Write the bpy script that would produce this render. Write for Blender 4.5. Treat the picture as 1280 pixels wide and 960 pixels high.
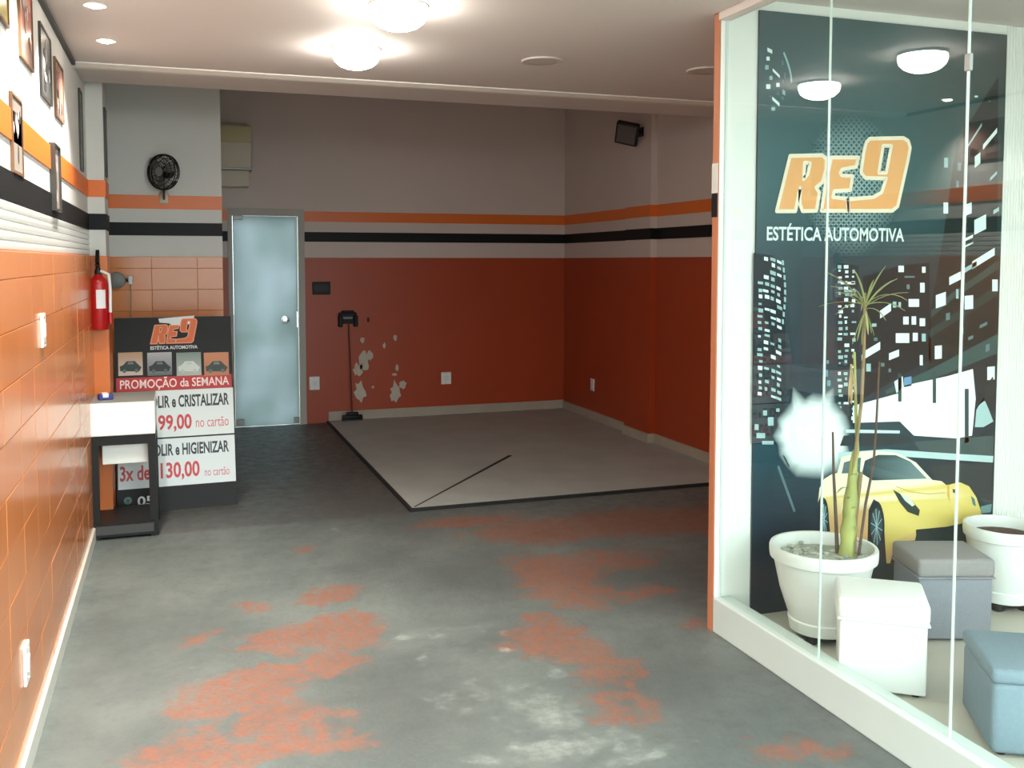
import bpy, bmesh, math, random
from mathutils import Vector, Matrix
from mathutils.geometry import tessellate_polygon

for o in list(bpy.data.objects):
    bpy.data.objects.remove(o)
random.seed(7)
SC = bpy.context.scene
COL = SC.collection
R = math.radians

# ------------------------------------------------------------------ camera
EYE = 1.6
YAW, PITCH, FPX, PPY = R(19.3), math.atan(72 / 1200), 1200.0, 398.0
cam_d = bpy.data.cameras.new('camera')
cam_d.sensor_width = 36.0
cam_d.lens = FPX / 1280 * 36
cam_d.shift_y = -(480 - PPY) / 1280
cam_d.clip_start = 0.05
cam = bpy.data.objects.new('camera', cam_d)
cam.location = (0, 0, EYE)
cam.rotation_euler = (math.pi / 2 - PITCH, 0, -YAW)
COL.objects.link(cam)
SC.camera = cam

# ------------------------------------------------------------------ world, exposure
wd = bpy.data.worlds.new('overcast_sky')
SC.world = wd
wd.use_nodes = True
bg = wd.node_tree.nodes['Background']
bg.inputs[0].default_value = (0.86, 1.0, 1.0, 1)
bg.inputs[1].default_value = 3.0
SC.view_settings.view_transform = 'Standard'
SC.view_settings.look = 'None'
SC.view_settings.gamma = 1.0
SC.view_settings.use_curve_mapping = False
SC.view_settings.exposure = 1.0
DOME_E, SPOT_W = 34.0, 62.0

# ------------------------------------------------------------------ measuring (photo pixel -> point on a known plane of the place)
_f = Vector((math.sin(YAW) * math.cos(PITCH), math.cos(YAW) * math.cos(PITCH), -math.sin(PITCH)))
_r = Vector((math.cos(YAW), -math.sin(YAW), 0))
_u = _r.cross(_f)


def on_plane(px, py, o, n):
    d = _f + _r * ((px - 640) / FPX) - _u * ((py - PPY) / FPX)
    e = Vector((0, 0, EYE))
    t = (Vector(o) - e).dot(Vector(n)) / d.dot(Vector(n))
    return e + d * t


# ------------------------------------------------------------------ materials
def lin(c):
    return tuple(((v / 255) / 12.92 if v / 255 <= 0.04045 else ((v / 255 + 0.055) / 1.055) ** 2.4) for v in c)


def mat(name, rgb, rough=0.5, metal=0.0, var=0.0, scale=8.0, bump=0.0, bscale=60.0, spec=0.5, coat=0.0):
    m = bpy.data.materials.new(name)
    m.use_nodes = True
    nt = m.node_tree
    p = nt.nodes['Principled BSDF']
    c = (*lin(rgb), 1)
    p.inputs['Base Color'].default_value = c
    p.inputs['Roughness'].default_value = rough
    p.inputs['Metallic'].default_value = metal
    p.inputs['Specular IOR Level'].default_value = spec
    p.inputs['Coat Weight'].default_value = coat
    if var > 0 or bump > 0:
        tc = nt.nodes.new('ShaderNodeTexCoord')
    if var > 0:
        nz = nt.nodes.new('ShaderNodeTexNoise')
        nz.inputs['Scale'].default_value = scale
        nz.inputs['Detail'].default_value = 6
        mx = nt.nodes.new('ShaderNodeMix')
        mx.data_type = 'RGBA'
        mx.inputs[6].default_value = tuple(v * (1 - var) for v in c[:3]) + (1,)
        mx.inputs[7].default_value = tuple(min(1, v * (1 + var)) for v in c[:3]) + (1,)
        nt.links.new(tc.outputs['Object'], nz.inputs['Vector'])
        nt.links.new(nz.outputs['Fac'], mx.inputs[0])
        nt.links.new(mx.outputs[2], p.inputs['Base Color'])
    if bump > 0:
        n2 = nt.nodes.new('ShaderNodeTexNoise')
        n2.inputs['Scale'].default_value = bscale
        b = nt.nodes.new('ShaderNodeBump')
        b.inputs['Strength'].default_value = bump
        b.inputs['Distance'].default_value = 0.01
        nt.links.new(tc.outputs['Object'], n2.inputs['Vector'])
        nt.links.new(n2.outputs['Fac'], b.inputs['Height'])
        nt.links.new(b.outputs[0], p.inputs['Normal'])
    return m


def emit(name, rgb, s):
    m = bpy.data.materials.new(name)
    m.use_nodes = True
    p = m.node_tree.nodes['Principled BSDF']
    p.inputs['Base Color'].default_value = (0.9, 0.9, 0.9, 1)
    p.inputs['Emission Color'].default_value = (*lin(rgb), 1)
    p.inputs['Emission Strength'].default_value = s
    return m


def clear_glass(name, tint):
    m = bpy.data.materials.new(name)
    m.use_nodes = True
    nt = m.node_tree
    nt.nodes.clear()
    out = nt.nodes.new('ShaderNodeOutputMaterial')
    tr = nt.nodes.new('ShaderNodeBsdfTransparent')
    tr.inputs[0].default_value = (*tint, 1)
    gl = nt.nodes.new('ShaderNodeBsdfGlossy')
    gl.inputs['Roughness'].default_value = 0.0
    ge = nt.nodes.new('ShaderNodeNewGeometry')
    dt = nt.nodes.new('ShaderNodeVectorMath'); dt.operation = 'DOT_PRODUCT'
    nt.links.new(ge.outputs['Incoming'], dt.inputs[0])
    nt.links.new(ge.outputs['Normal'], dt.inputs[1])

    def mth(op, a, b=None):
        n = nt.nodes.new('ShaderNodeMath'); n.operation = op
        for i, v in enumerate((a, b)):
            if v is None: continue
            if isinstance(v, (int, float)): n.inputs[i].default_value = v
            else: nt.links.new(v, n.inputs[i])
        return n.outputs[0]
    c = mth('ABSOLUTE', dt.outputs['Value'])
    f = mth('ADD', mth('MULTIPLY', mth('POWER', mth('SUBTRACT', 1.0, c), 5.0), 0.955), 0.045)
    mx = nt.nodes.new('ShaderNodeMixShader')
    nt.links.new(f, mx.inputs[0])
    nt.links.new(tr.outputs[0], mx.inputs[1])
    nt.links.new(gl.outputs[0], mx.inputs[2])
    nt.links.new(mx.outputs[0], out.inputs[0])
    return m


def frosted_glass(name):
    m = bpy.data.materials.new(name)
    m.use_nodes = True
    nt = m.node_tree
    nt.nodes.clear()
    out = nt.nodes.new('ShaderNodeOutputMaterial')
    tl = nt.nodes.new('ShaderNodeBsdfTranslucent')
    df = nt.nodes.new('ShaderNodeBsdfPrincipled')
    df.inputs['Roughness'].default_value = 0.35
    df.inputs['Base Color'].default_value = (0.25, 0.33, 0.34, 1)
    tc = nt.nodes.new('ShaderNodeTexCoord')
    nz = nt.nodes.new('ShaderNodeTexNoise'); nz.inputs['Scale'].default_value = 1.8
    cr = nt.nodes.new('ShaderNodeValToRGB')
    cr.color_ramp.elements[0].position = 0.35; cr.color_ramp.elements[0].color = (0.37, 0.42, 0.42, 1)
    cr.color_ramp.elements[1].position = 0.65; cr.color_ramp.elements[1].color = (0.50, 0.54, 0.57, 1)
    nt.links.new(tc.outputs['Object'], nz.inputs['Vector'])
    nt.links.new(nz.outputs['Fac'], cr.inputs[0])
    nt.links.new(cr.outputs[0], tl.inputs[0])
    mx = nt.nodes.new('ShaderNodeMixShader'); mx.inputs[0].default_value = 0.35
    nt.links.new(tl.outputs[0], mx.inputs[1]); nt.links.new(df.outputs[0], mx.inputs[2])
    nt.links.new(mx.outputs[0], out.inputs[0])
    return m


def vcol(name, rough=0.3):
    m = bpy.data.materials.new(name)
    m.use_nodes = True
    nt = m.node_tree
    p = nt.nodes['Principled BSDF']
    p.inputs['Specular IOR Level'].default_value = .25
    a = nt.nodes.new('ShaderNodeVertexColor'); a.layer_name = 'Col'
    nt.links.new(a.outputs[0], p.inputs['Base Color'])
    p.inputs['Roughness'].default_value = rough
    return m


FLOOR_PAINT = [  # worn orange paint left on the concrete: x, y, rx, ry, strength
    *[(*on_plane(px, py, (0, 0, 0), (0, 0, 1))[:2], rx, ry, s) for px, py, rx, ry, s in [
        (585, 652, .38, .12, 1.0), (680, 662, .45, .26, 1.05), (790, 652, .5, .3, 1.0), (865, 650, .4, .3, .95), (560, 648, .2, .1, .8),
        (690, 715, .24, .32, 1.0), (722, 742, .2, .2, 1.0), (694, 800, .2, .26, 1.0), (664, 770, .1, .1, .8), (805, 745, .2, .12, .75),
        (870, 785, .08, .08, .8), (745, 830, .16, .22, .7), (790, 880, .16, .2, .68), (1000, 945, .2, .08, .8), (760, 700, .3, .2, .8),
        (418, 745, .16, .12, .95), (420, 790, .2, .22, 1.05), (365, 800, .22, .16, 1.0), (410, 830, .14, .14, .9), (318, 758, .1, .1, .85), (250, 800, .14, .06, .7),
        (330, 850, .28, .14, 1.05), (280, 880, .26, .16, 1.05), (230, 945, .22, .14, 1.05), (300, 940, .3, .12, 1.0), (360, 900, .2, .14, .85), (400, 930, .14, .1, .75), (385, 690, .1, .1, .6)]]]
FLOOR_WORN = [(*on_plane(px, py, (0, 0, 0), (0, 0, 1))[:2], rx, ry, s) for px, py, rx, ry, s in [
    (560, 790, .35, .4, .55), (610, 870, .3, .3, .6), (690, 890, .14, .2, .95), (700, 930, .2, .1, .95), (780, 925, .12, .14, .9),
    (800, 950, .2, .06, 1.0), (690, 840, .06, .14, .8), (600, 950, .1, .05, .9), (505, 797, .05, .04, .95), (548, 797, .05, .04, .95),
    (646, 812, .05, .04, .9), (425, 663, .06, .04, .9), (500, 700, .5, .8, .35), (530, 830, .06, .1, .7)]]
FLOOR_DARK = [(*on_plane(px, py, (0, 0, 0), (0, 0, 1))[:2], rx, ry, s) for px, py, rx, ry, s in [
    (500, 880, .25, .35, .8), (610, 720, .3, .4, .55), (800, 850, .3, .3, .5), (830, 720, .5, .4, .5)]]


def floor_material():
    m = bpy.data.materials.new('worn_painted_concrete')
    m.use_nodes = True
    nt = m.node_tree
    L = nt.links.new
    p = nt.nodes['Principled BSDF']
    tc = nt.nodes.new('ShaderNodeTexCoord')

    def noise(sc, det=8, vec=None, rough=.6):
        n = nt.nodes.new('ShaderNodeTexNoise')
        n.inputs['Scale'].default_value = sc; n.inputs['Detail'].default_value = det
        n.inputs['Roughness'].default_value = rough
        L(vec or tc.outputs['Object'], n.inputs['Vector'])
        return n

    def mth(op, a, b=None, clamp=False):
        n = nt.nodes.new('ShaderNodeMath'); n.operation = op; n.use_clamp = clamp
        for i, v in enumerate((a, b)):
            if v is None: continue
            if isinstance(v, (int, float)): n.inputs[i].default_value = v
            else: L(v, n.inputs[i])
        return n.outputs[0]

    def mapr(v, a, b, c=0., d=1.):
        n = nt.nodes.new('ShaderNodeMapRange'); n.interpolation_type = 'SMOOTHSTEP'
        L(v, n.inputs[0])
        for i, x in enumerate((a, b, c, d)): n.inputs[i + 1].default_value = x
        return n.outputs[0]

    def mix(f, a, b):
        n = nt.nodes.new('ShaderNodeMix'); n.data_type = 'RGBA'
        if isinstance(f, (int, float)): n.inputs[0].default_value = f
        else: L(f, n.inputs[0])
        for i, v in ((6, a), (7, b)):
            if isinstance(v, tuple): n.inputs[i].default_value = (*lin(v), 1)
            else: L(v, n.inputs[i])
        return n.outputs[2]
    warp = noise(2.5, 5)
    vs = nt.nodes.new('ShaderNodeVectorMath'); vs.operation = 'SUBTRACT'
    L(warp.outputs['Color'], vs.inputs[0]); vs.inputs[1].default_value = (.5, .5, .5)
    vm = nt.nodes.new('ShaderNodeVectorMath'); vm.operation = 'SCALE'
    L(vs.outputs[0], vm.inputs[0]); vm.inputs['Scale'].default_value = .45
    va = nt.nodes.new('ShaderNodeVectorMath'); va.operation = 'ADD'
    L(tc.outputs['Object'], va.inputs[0]); L(vm.outputs[0], va.inputs[1])

    def blobs(lst):
        acc = None
        for x, y, rx, ry, s in lst:
            a = nt.nodes.new('ShaderNodeVectorMath'); a.operation = 'SUBTRACT'
            L(va.outputs[0], a.inputs[0]); a.inputs[1].default_value = (x, y, 0)
            b = nt.nodes.new('ShaderNodeVectorMath'); b.operation = 'MULTIPLY'
            L(a.outputs[0], b.inputs[0]); b.inputs[1].default_value = (1 / rx, 1 / ry, 0)
            c = nt.nodes.new('ShaderNodeVectorMath'); c.operation = 'LENGTH'
            L(b.outputs[0], c.inputs[0])
            v = mapr(c.outputs['Value'], 0.3, 1.7, s, 0.)
            acc = v if acc is None else mth('MAXIMUM', acc, v)
        return acc
    n_big, n_med, n_fine, n_det = noise(1.3, 6), noise(11, 10, rough=.7), noise(60, 4), noise(24, 8, rough=.7)
    base = mix(mapr(n_big.outputs['Fac'], .3, .7), (86, 93, 91), (108, 115, 111))
    base = mix(mth('MULTIPLY', mapr(n_med.outputs['Fac'], .45, .75), .5), base, (74, 77, 76))
    dark = mth('MULTIPLY', blobs(FLOOR_DARK), .8)
    base = mix(dark, base, (74, 78, 77))
    pm = mapr(mth('ADD', blobs(FLOOR_PAINT), mth('MULTIPLY', mth('SUBTRACT', n_med.outputs['Fac'], .5), 2.3)), .30, .85)
    pm = mth('MULTIPLY', pm, mapr(n_det.outputs['Fac'], .36, .62, .3, .8))
    paint = mix(n_fine.outputs['Fac'], (128, 74, 52), (150, 94, 70))
    c = mix(pm, base, paint)
    wm = mapr(mth('ADD', blobs(FLOOR_WORN), mth('MULTIPLY', mth('SUBTRACT', n_med.outputs['Fac'], .5), 2.6)), .5, 1.4)
    c = mix(mth('MULTIPLY', wm, mapr(n_det.outputs['Fac'], .3, .65, .25, .8)), c, (148, 156, 150))
    # older, darker pour at the back of the shop, begins at a straight joint
    sx = nt.nodes.new('ShaderNodeSeparateXYZ'); L(tc.outputs['Object'], sx.inputs[0])
    back = mapr(sx.outputs['Y'], 5.86, 5.95)
    c = mix(mth('MULTIPLY', back, .8), c, (80, 80, 78))
    L(c, p.inputs['Base Color'])
    rg = mapr(n_med.outputs['Fac'], .3, .7, .38, .6)
    L(rg, p.inputs['Roughness'])
    b = nt.nodes.new('ShaderNodeBump'); b.inputs['Strength'].default_value = .15; b.inputs['Distance'].default_value = .01
    L(n_fine.outputs['Fac'], b.inputs['Height']); L(b.outputs[0], p.inputs['Normal'])
    return m


M = dict(
    white_paint=mat('white_wall_paint', (205, 204, 200), .55, var=.03, scale=3),
    grey_paint=mat('grey_wall_paint', (206, 192, 186), .6, var=.04, scale=2),
    ceiling=mat('ceiling_paint', (216, 209, 204), .7, var=.02, scale=2),
    cornice=mat('cornice_plaster', (228, 224, 216), .6),
    orange=mat('orange_gloss_paint', (204, 112, 52), .38, var=.06, scale=3),
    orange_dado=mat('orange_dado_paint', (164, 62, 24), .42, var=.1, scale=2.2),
    top_shade_sheet=mat('shade_grey_sheet', (150, 154, 148), .45),
    edge_paint=mat('faded_orange_edge', (186, 118, 84), .5),
    orange_stripe=mat('orange_stripe_paint', (222, 110, 38), .4, var=.04, scale=5),
    black_stripe=mat('black_stripe_paint', (20, 22, 24), .5, spec=.2),
    white_tile=mat('white_glazed_band', (215, 216, 212), .18),
    grout=mat('grout', (204, 122, 66), .8),
    base_white=mat('white_baseboard', (206, 204, 194), .45, var=.08, scale=6),
    base_grey=mat('grey_dirty_baseboard', (170, 160, 146), .6, var=.15, scale=5),
    plinth=mat('white_stone_plinth', (196, 208, 203), .4, var=.03, scale=6),
    slab=mat('pale_concrete_slab', (172, 176, 172), .6, var=.22, scale=3.2, bump=.1),
    groove=mat('dark_joint', (28, 27, 26), .8),
    floor=floor_material(),
    tile_floor=mat('beige_floor_tile', (196, 190, 176), .35, var=.06, scale=4),
    pavement=mat('pavement', (150, 150, 145), .8, var=.1),
    white_gloss=mat('white_plastic', (232, 234, 230), .35),
    white_panel=mat('white_laminate', (240, 243, 238), .35),
    black_metal=mat('black_metal', (24, 24, 24), .45, spec=.3),
    black_plastic=mat('black_plastic', (20, 20, 21), .5, spec=.25),
    dark_grey=mat('dark_grey_plastic', (60, 60, 60), .5),
    grey_plastic=mat('grey_plastic', (120, 122, 118), .45),
    chrome=mat('chrome', (210, 212, 212), .15, metal=1),
    alu=mat('grey_aluminium', (150, 152, 148), .4, metal=.3),
    frame_grey=mat('grey_door_frame', (172, 168, 160), .5),
    seam=mat('glass_edge_seal', (206, 226, 220), .3),
    red=mat('extinguisher_red', (168, 22, 26), .28),
    label=mat('label_paper', (222, 222, 226), .5),
    beige=mat('beige_sheet_metal', (206, 194, 176), .5),
    olive=mat('olive_sheet_metal', (196, 184, 140), .5),
    grey_fabric=mat('dark_grey_fabric', (134, 137, 146), .85, var=.1, scale=90, bump=.3, bscale=300),
    grey_fabric2=mat('grey_lid_fabric', (142, 140, 140), .85, var=.1, scale=90, bump=.3, bscale=300),
    blue_fabric=mat('blue_grey_fabric', (122, 142, 154), .85, var=.1, scale=80, bump=.3, bscale=300),
    white_leather=mat('white_leatherette', (240, 240, 238), .4, bump=.1, bscale=200),
    soil=mat('brown_soil', (92, 66, 54), .95, var=.5, scale=50, bump=1, bscale=60),
    pebbles=mat('pale_gravel', (170, 172, 158), .8, var=.3, scale=30),
    cane=mat('dry_cane', (150, 128, 92), .7, var=.25, scale=20),
    cane_dark=mat('dark_cane', (92, 74, 62), .7, var=.25, scale=20),
    stem_green=mat('yellow_green_stem', (166, 172, 100), .6, var=.3, scale=14),
    leaf=mat('pale_green_leaf', (158, 166, 112), .55, var=.25, scale=10),
    dry_leaf=mat('dry_leaf', (176, 148, 104), .7, var=.25, scale=12),
    wood=mat('brown_wood_frame', (110, 78, 52), .5, var=.2, scale=12),
    black_frame=mat('dark_picture_frame', (52, 48, 44), .4),
    plaster=mat('bare_plaster', (196, 186, 170), .8, var=.15, scale=15),
    dome=emit('opal_lamp_glass', (255, 250, 240), DOME_E),
    spot=emit('spot_lamp_face', (255, 240, 214), 30.0),
    unlit=mat('unlit_lamp_diffuser', (204, 196, 190), .5),
    blue=mat('blue_plastic', (40, 46, 120), .4),
    handle_red=mat('dark_red_handle', (88, 36, 26), .5),
    lens=mat('floodlight_lens', (98, 92, 92), .15),
    glass=clear_glass('clear_glass', (0.96, 0.99, 0.975)),
    frosted=frosted_glass('frosted_door_glass'),
    print=vcol('printed_vinyl', .3),
    poster=vcol('poster_print', .25),
)


# ------------------------------------------------------------------ mesh helpers
class MB:
    def __init__(s): s.bm = bmesh.new()

    def box(s, x0, x1, y0, y1, z0, z1, mtx=None):
        co = [(x, y, z) for z in (z0, z1) for y in (y0, y1) for x in (x0, x1)]
        v = [s.bm.verts.new(mtx @ Vector(c) if mtx else c) for c in co]
        for f in ((0, 2, 3, 1), (4, 5, 7, 6), (0, 1, 5, 4), (1, 3, 7, 5), (3, 2, 6, 7), (2, 0, 4, 6)):
            s.bm.faces.new([v[i] for i in f])
        return s

    def rbox(s, x0, x1, y0, y1, z0, z1, r, seg=2, mtx=None):
        b = bmesh.new()
        co = [(x, y, z) for z in (z0, z1) for y in (y0, y1) for x in (x0, x1)]
        v = [b.verts.new(c) for c in co]
        for f in ((0, 2, 3, 1), (4, 5, 7, 6), (0, 1, 5, 4), (1, 3, 7, 5), (3, 2, 6, 7), (2, 0, 4, 6)):
            b.faces.new([v[i] for i in f])
        bmesh.ops.bevel(b, geom=b.edges[:], offset=r, segments=seg, profile=.5, affect='EDGES')
        vm = {}
        for w in b.verts: vm[w] = s.bm.verts.new(mtx @ w.co if mtx else w.co)
        for f in b.faces: s.bm.faces.new([vm[w] for w in f.verts])
        b.free()
        return s

    def lathe(s, prof, n=28, mtx=None, cap=True):
        rings = []
        for r, z in prof:
            if r < 1e-6:
                c = Vector((0, 0, z)); rings.append([s.bm.verts.new(mtx @ c if mtx else c)])
            else:
                ring = []
                for i in range(n):
                    a = 2 * math.pi * i / n
                    c = Vector((r * math.cos(a), r * math.sin(a), z))
                    ring.append(s.bm.verts.new(mtx @ c if mtx else c))
                rings.append(ring)
        for a, b in zip(rings, rings[1:]):
            for i in range(n):
                j = (i + 1) % n
                if len(a) == 1 and len(b) == 1: continue
                if len(a) == 1: s.bm.faces.new((a[0], b[j], b[i]))
                elif len(b) == 1: s.bm.faces.new((a[i], a[j], b[0]))
                else: s.bm.faces.new((a[i], a[j], b[j], b[i]))
        if cap:
            if len(rings[0]) > 1: s.bm.faces.new(rings[0][::-1])
            if len(rings[-1]) > 1: s.bm.faces.new(rings[-1])
        return s

    def tube(s, pts, r, n=8, r1=None):
        pts = [Vector(p) for p in pts]
        rings = []
        k = len(pts) - 1
        for i, p in enumerate(pts):
            d = (pts[min(i + 1, k)] - pts[max(i - 1, 0)]).normalized()
            a = d.cross(Vector((0, 0, 1)) if abs(d.z) < .9 else Vector((1, 0, 0))).normalized()
            b = d.cross(a)
            rr = r if r1 is None else r + (r1 - r) * i / k
            rings.append([s.bm.verts.new(p + (a * math.cos(t) + b * math.sin(t)) * rr) for t in [2 * math.pi * j / n for j in range(n)]])
        for a, b in zip(rings, rings[1:]):
            for i in range(n):
                j = (i + 1) % n
                s.bm.faces.new((a[i], a[j], b[j], b[i]))
        s.bm.faces.new(rings[0][::-1]); s.bm.faces.new(rings[-1])
        return s

    def prism(s, pts, d):
        """polygon (3-D points, planar) extruded along vector d"""
        d = Vector(d)
        a = [s.bm.verts.new(p) for p in pts]
        b = [s.bm.verts.new(Vector(p) + d) for p in pts]
        s.bm.faces.new(a); s.bm.faces.new(b[::-1])
        n = len(pts)
        for i in range(n):
            j = (i + 1) % n
            s.bm.faces.new((a[i], b[i], b[j], a[j]))
        return s

    def leaf(s, base, d, length, w, droop, n=6, fold=.25):
        """a long strap leaf with a folded midrib and real thickness of a blade"""
        base = Vector(base); d = Vector(d).normalized()
        side = d.cross(Vector((0, 0, 1)))
        if side.length < .05: side = Vector((1, 0, 0))
        side.normalize()
        rows = []
        p = base.copy(); cur = d.copy(); st = length / n
        for i in range(n + 1):
            t = i / n
            ww = w * (0.5 + 1.1 * t) * (1 - t) ** .6 if t < 1 else 0.0008
            up = side.cross(cur).normalized()
            rows.append([s.bm.verts.new(p - side * ww + up * ww * fold), s.bm.verts.new(p), s.bm.verts.new(p + side * ww + up * ww * fold), s.bm.verts.new(p - up * .0015)])
            cur = (cur + Vector((0, 0, -droop / n))).normalized()
            p = p + cur * st
        for a, b in zip(rows, rows[1:]):
            for i, j in ((0, 1), (1, 2), (2, 3), (3, 0)):
                s.bm.faces.new((a[i], a[j], b[j], b[i]))
        return s

    def build(s, name, m, parent=None, smooth=None, loc=None, kind=None):
        bmesh.ops.recalc_face_normals(s.bm, faces=s.bm.faces[:])
        me = bpy.data.meshes.new(name)
        s.bm.to_mesh(me); s.bm.free()
        me.materials.append(m)
        if smooth is not None:
            me.polygons.foreach_set('use_smooth', [True] * len(me.polygons))
            me.set_sharp_from_angle(angle=R(smooth))
        return link(name, me, parent, loc, kind)


def link(name, me, parent=None, loc=None, kind=None):
    o = bpy.data.objects.new(name, me)
    COL.objects.link(o)
    if parent: o.parent = parent
    if loc: o.location = loc
    if kind: o['kind'] = kind
    return o


def thing(name, label, cat, loc=(0, 0, 0), rz=0, group=None):
    o = bpy.data.objects.new(name, None)
    o.empty_display_size = .1
    COL.objects.link(o)
    o.location = loc
    o.rotation_euler = (0, 0, rz)
    o['label'] = label; o['category'] = cat
    if group: o['group'] = group
    return o


def tag(o, label, cat, group=None):
    o['label'] = label; o['category'] = cat
    if group: o['group'] = group
    return o


def struct(name, mb, m, parent=None):
    o = mb.build(name, m, parent)
    if not parent: o['kind'] = 'structure'
    return o


def copy_thing(o, label=None):
    c = o.copy(); COL.objects.link(c)
    for ch in o.children:
        k = ch.copy(); COL.objects.link(k); k.parent = c
        for g in ch.children:
            q = g.copy(); COL.objects.link(q); q.parent = k
    if label: c['label'] = label
    return c


class Print:
    """flat print: coloured polygons lying on one real plane, thin layers apart"""
    def __init__(s, o, r, u):
        s.o, s.r, s.u = Vector(o), Vector(r), Vector(u)
        s.n = s.r.cross(s.u).normalized()
        s.v, s.f, s.c = [], [], []

    def px(s, x, y):
        p = on_plane(x, y, s.o, s.n) - s.o
        return (p.dot(s.r), p.dot(s.u))

    def tri(s, pts, cols, layer):
        k = len(s.v)
        for p in pts: s.v.append(s.o + s.r * p[0] + s.u * p[1] + s.n * (layer * .0004))
        s.f.append(tuple(range(k, k + len(pts))))
        s.c.append(cols)

    def poly(s, pts, col, layer, holes=(), cols=None):
        loops = [[Vector((*p, 0)) for p in pts]] + [[Vector((*p, 0)) for p in h] for h in holes]
        flat = [p for l in loops for p in l]
        c = (*lin(col), 1) if col else None
        for t in tessellate_polygon(loops):
            cc = [(*lin(cols[i]), 1) for i in t] if cols else [c] * 3
            s.tri([(flat[i].x, flat[i].y) for i in t], cc, layer)

    def ppx(s, pts, col, layer, holes=(), cols=None):
        s.poly([s.px(*p) for p in pts], col, layer, [[s.px(*q) for q in h] for h in holes], cols)

    def fan(s, c, pts, cc, ce, layer):
        n = len(pts)
        for i in range(n):
            s.tri([s.px(*c), s.px(*pts[i]), s.px(*pts[(i + 1) % n])], [(*lin(cc), 1), (*lin(ce), 1), (*lin(ce), 1)], layer)

    def stroke(s, pts, w, col, layer, closed=True):
        n = len(pts)
        for i in range(n if closed else n - 1):
            a, b = Vector(pts[i]), Vector(pts[(i + 1) % n])
            d = b - a
            if d.length < 1e-5: continue
            q = Vector((-d.y, d.x)).normalized() * w / 2
            s.tri([a - q, b - q, b + q, a + q], [(*lin(col), 1)] * 4, layer)
        for p in pts:
            s.tri([(p[0] + w / 2 * math.cos(t * math.pi / 4), p[1] + w / 2 * math.sin(t * math.pi / 4)) for t in range(8)], [(*lin(col), 1)] * 8, layer + .5)

    def build(s, name, m, parent):
        me = bpy.data.meshes.new(name)
        me.from_pydata(s.v, [], s.f)
        at = me.color_attributes.new('Col', 'FLOAT_COLOR', 'CORNER')
        at.data.foreach_set('color', [x for cs in s.c for c in cs for x in c])
        me.materials.append(m)
        o = link(name, me)
        if parent:
            o.parent = parent
            o.matrix_parent_inverse = Matrix.LocRotScale(parent.location, parent.rotation_euler, None).inverted()
        return o

    def text(s, txt, x0, y0, x1, y1, col, layer, bold=0.0, shear=0.0):
        """lettering fitted between the plane coordinates (x0,y0) lower left and (x1,y1) upper right"""
        cu = bpy.data.curves.new('lettering', 'FONT')
        cu.body = txt; cu.resolution_u = 3; cu.offset = bold; cu.shear = shear
        ob = bpy.data.objects.new('lettering', cu)
        COL.objects.link(ob)
        bpy.context.view_layer.update()
        me = bpy.data.meshes.new_from_object(ob.evaluated_get(bpy.context.evaluated_depsgraph_get()))
        xs = [v.co.x for v in me.vertices]; ys = [v.co.y for v in me.vertices]
        ax, bx, ay, by = min(xs), max(xs), min(ys), max(ys)
        # fit the height to the capitals, not to cedillas or accents
        c = (*lin(col), 1)
        for p in me.polygons:
            pts = [me.vertices[i].co for i in p.vertices]
            s.tri([(x0 + (q.x - ax) / (bx - ax) * (x1 - x0), y0 + (q.y - ay) / (by - ay) * (y1 - y0)) for q in pts], [c] * len(pts), layer)
        bpy.data.objects.remove(ob); bpy.data.curves.remove(cu); bpy.data.meshes.remove(me)


# ================================================================== SETTING
XL, XR, YB, YF = -0.485, 3.92, 9.5, 0.9      # left, right, back wall faces; shop front
HC, HB = 2.63, 3.35                            # dropped ceiling, high ceiling at the back
HO = 1.63                                      # top of the orange dado
struct('floor', MB().box(XL - .15, XR + .15, YF - .2, 9.62, -.15, 0), M['floor'])
struct('ground', MB().box(-30, 30, -40, YF - .2, -.25, -.02).box(-30, 30, 9.62, 30, -.25, -.02), M['pavement'])

wl = struct('wall_left', MB().box(XL - .15, XL, YF, YB + .1, 0, HB), M['white_paint'])
wb_m = MB()
wb_m.box(XL - .15, .473, YB, YB + .12, 0, HB).box(1.188, XR + .15, YB, YB + .12, 0, HB).box(.473, 1.188, YB, YB + .12, 2.10, HB)
wb = struct('wall_back', wb_m, M['grey_paint'])
wr = struct('wall_right', MB().box(XR, XR + .15, YF, YB, 0, HB), M['grey_paint'])
# white wall block in front of the back left corner
wk = struct('wall_block', MB().box(XL, .338, 7.55, YB, 0, HB), M['white_paint'])
pil = struct('trim_1', MB().box(XL, -.39, 6.25, 6.55, 0, HB), M['white_paint'])
pr = struct('trim_2', MB().box(XR - .06, XR, 7.42, 7.9, 0, HB), M['grey_paint'])

# ceilings and beam
ce = struct('ceiling', MB().box(XL, XR, 3.59, 5.55, HC, HC + .12).box(XL, 2.15, YF, 3.59, HC, HC + .12), M['ceiling'])
struct('ceiling_2', MB().box(XL - .15, XR + .15, 6.1, YB + .12, HB, HB + .12), M['ceiling'])
struct('ceiling_3', MB().box(2.15, XR, YF, 3.55, 2.70, 2.82), M['ceiling'])
struct('trim_3', MB().box(XL, XR, 5.60, 6.1, HC, HB + .12), M['ceiling'])            # structural beam
cm = MB()
cm.prism([(XL, 5.50, HC), (XL, 5.50, HC - .006), (XL, 5.555, HC - .018), (XL, 5.60, HC - .018), (XL, 5.60, HC + .035), (XL, 5.55, HC + .035), (XL, 5.55, HC)], (XR - XL, 0, 0))
struct('trim_4', cm, M['cornice'])
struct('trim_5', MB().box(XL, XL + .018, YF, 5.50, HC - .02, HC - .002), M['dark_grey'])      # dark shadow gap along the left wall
struct('roof', MB().box(XL - .15, XR + .15, YF, 6.1, HB, HB + .12), M['ceiling'])

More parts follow.
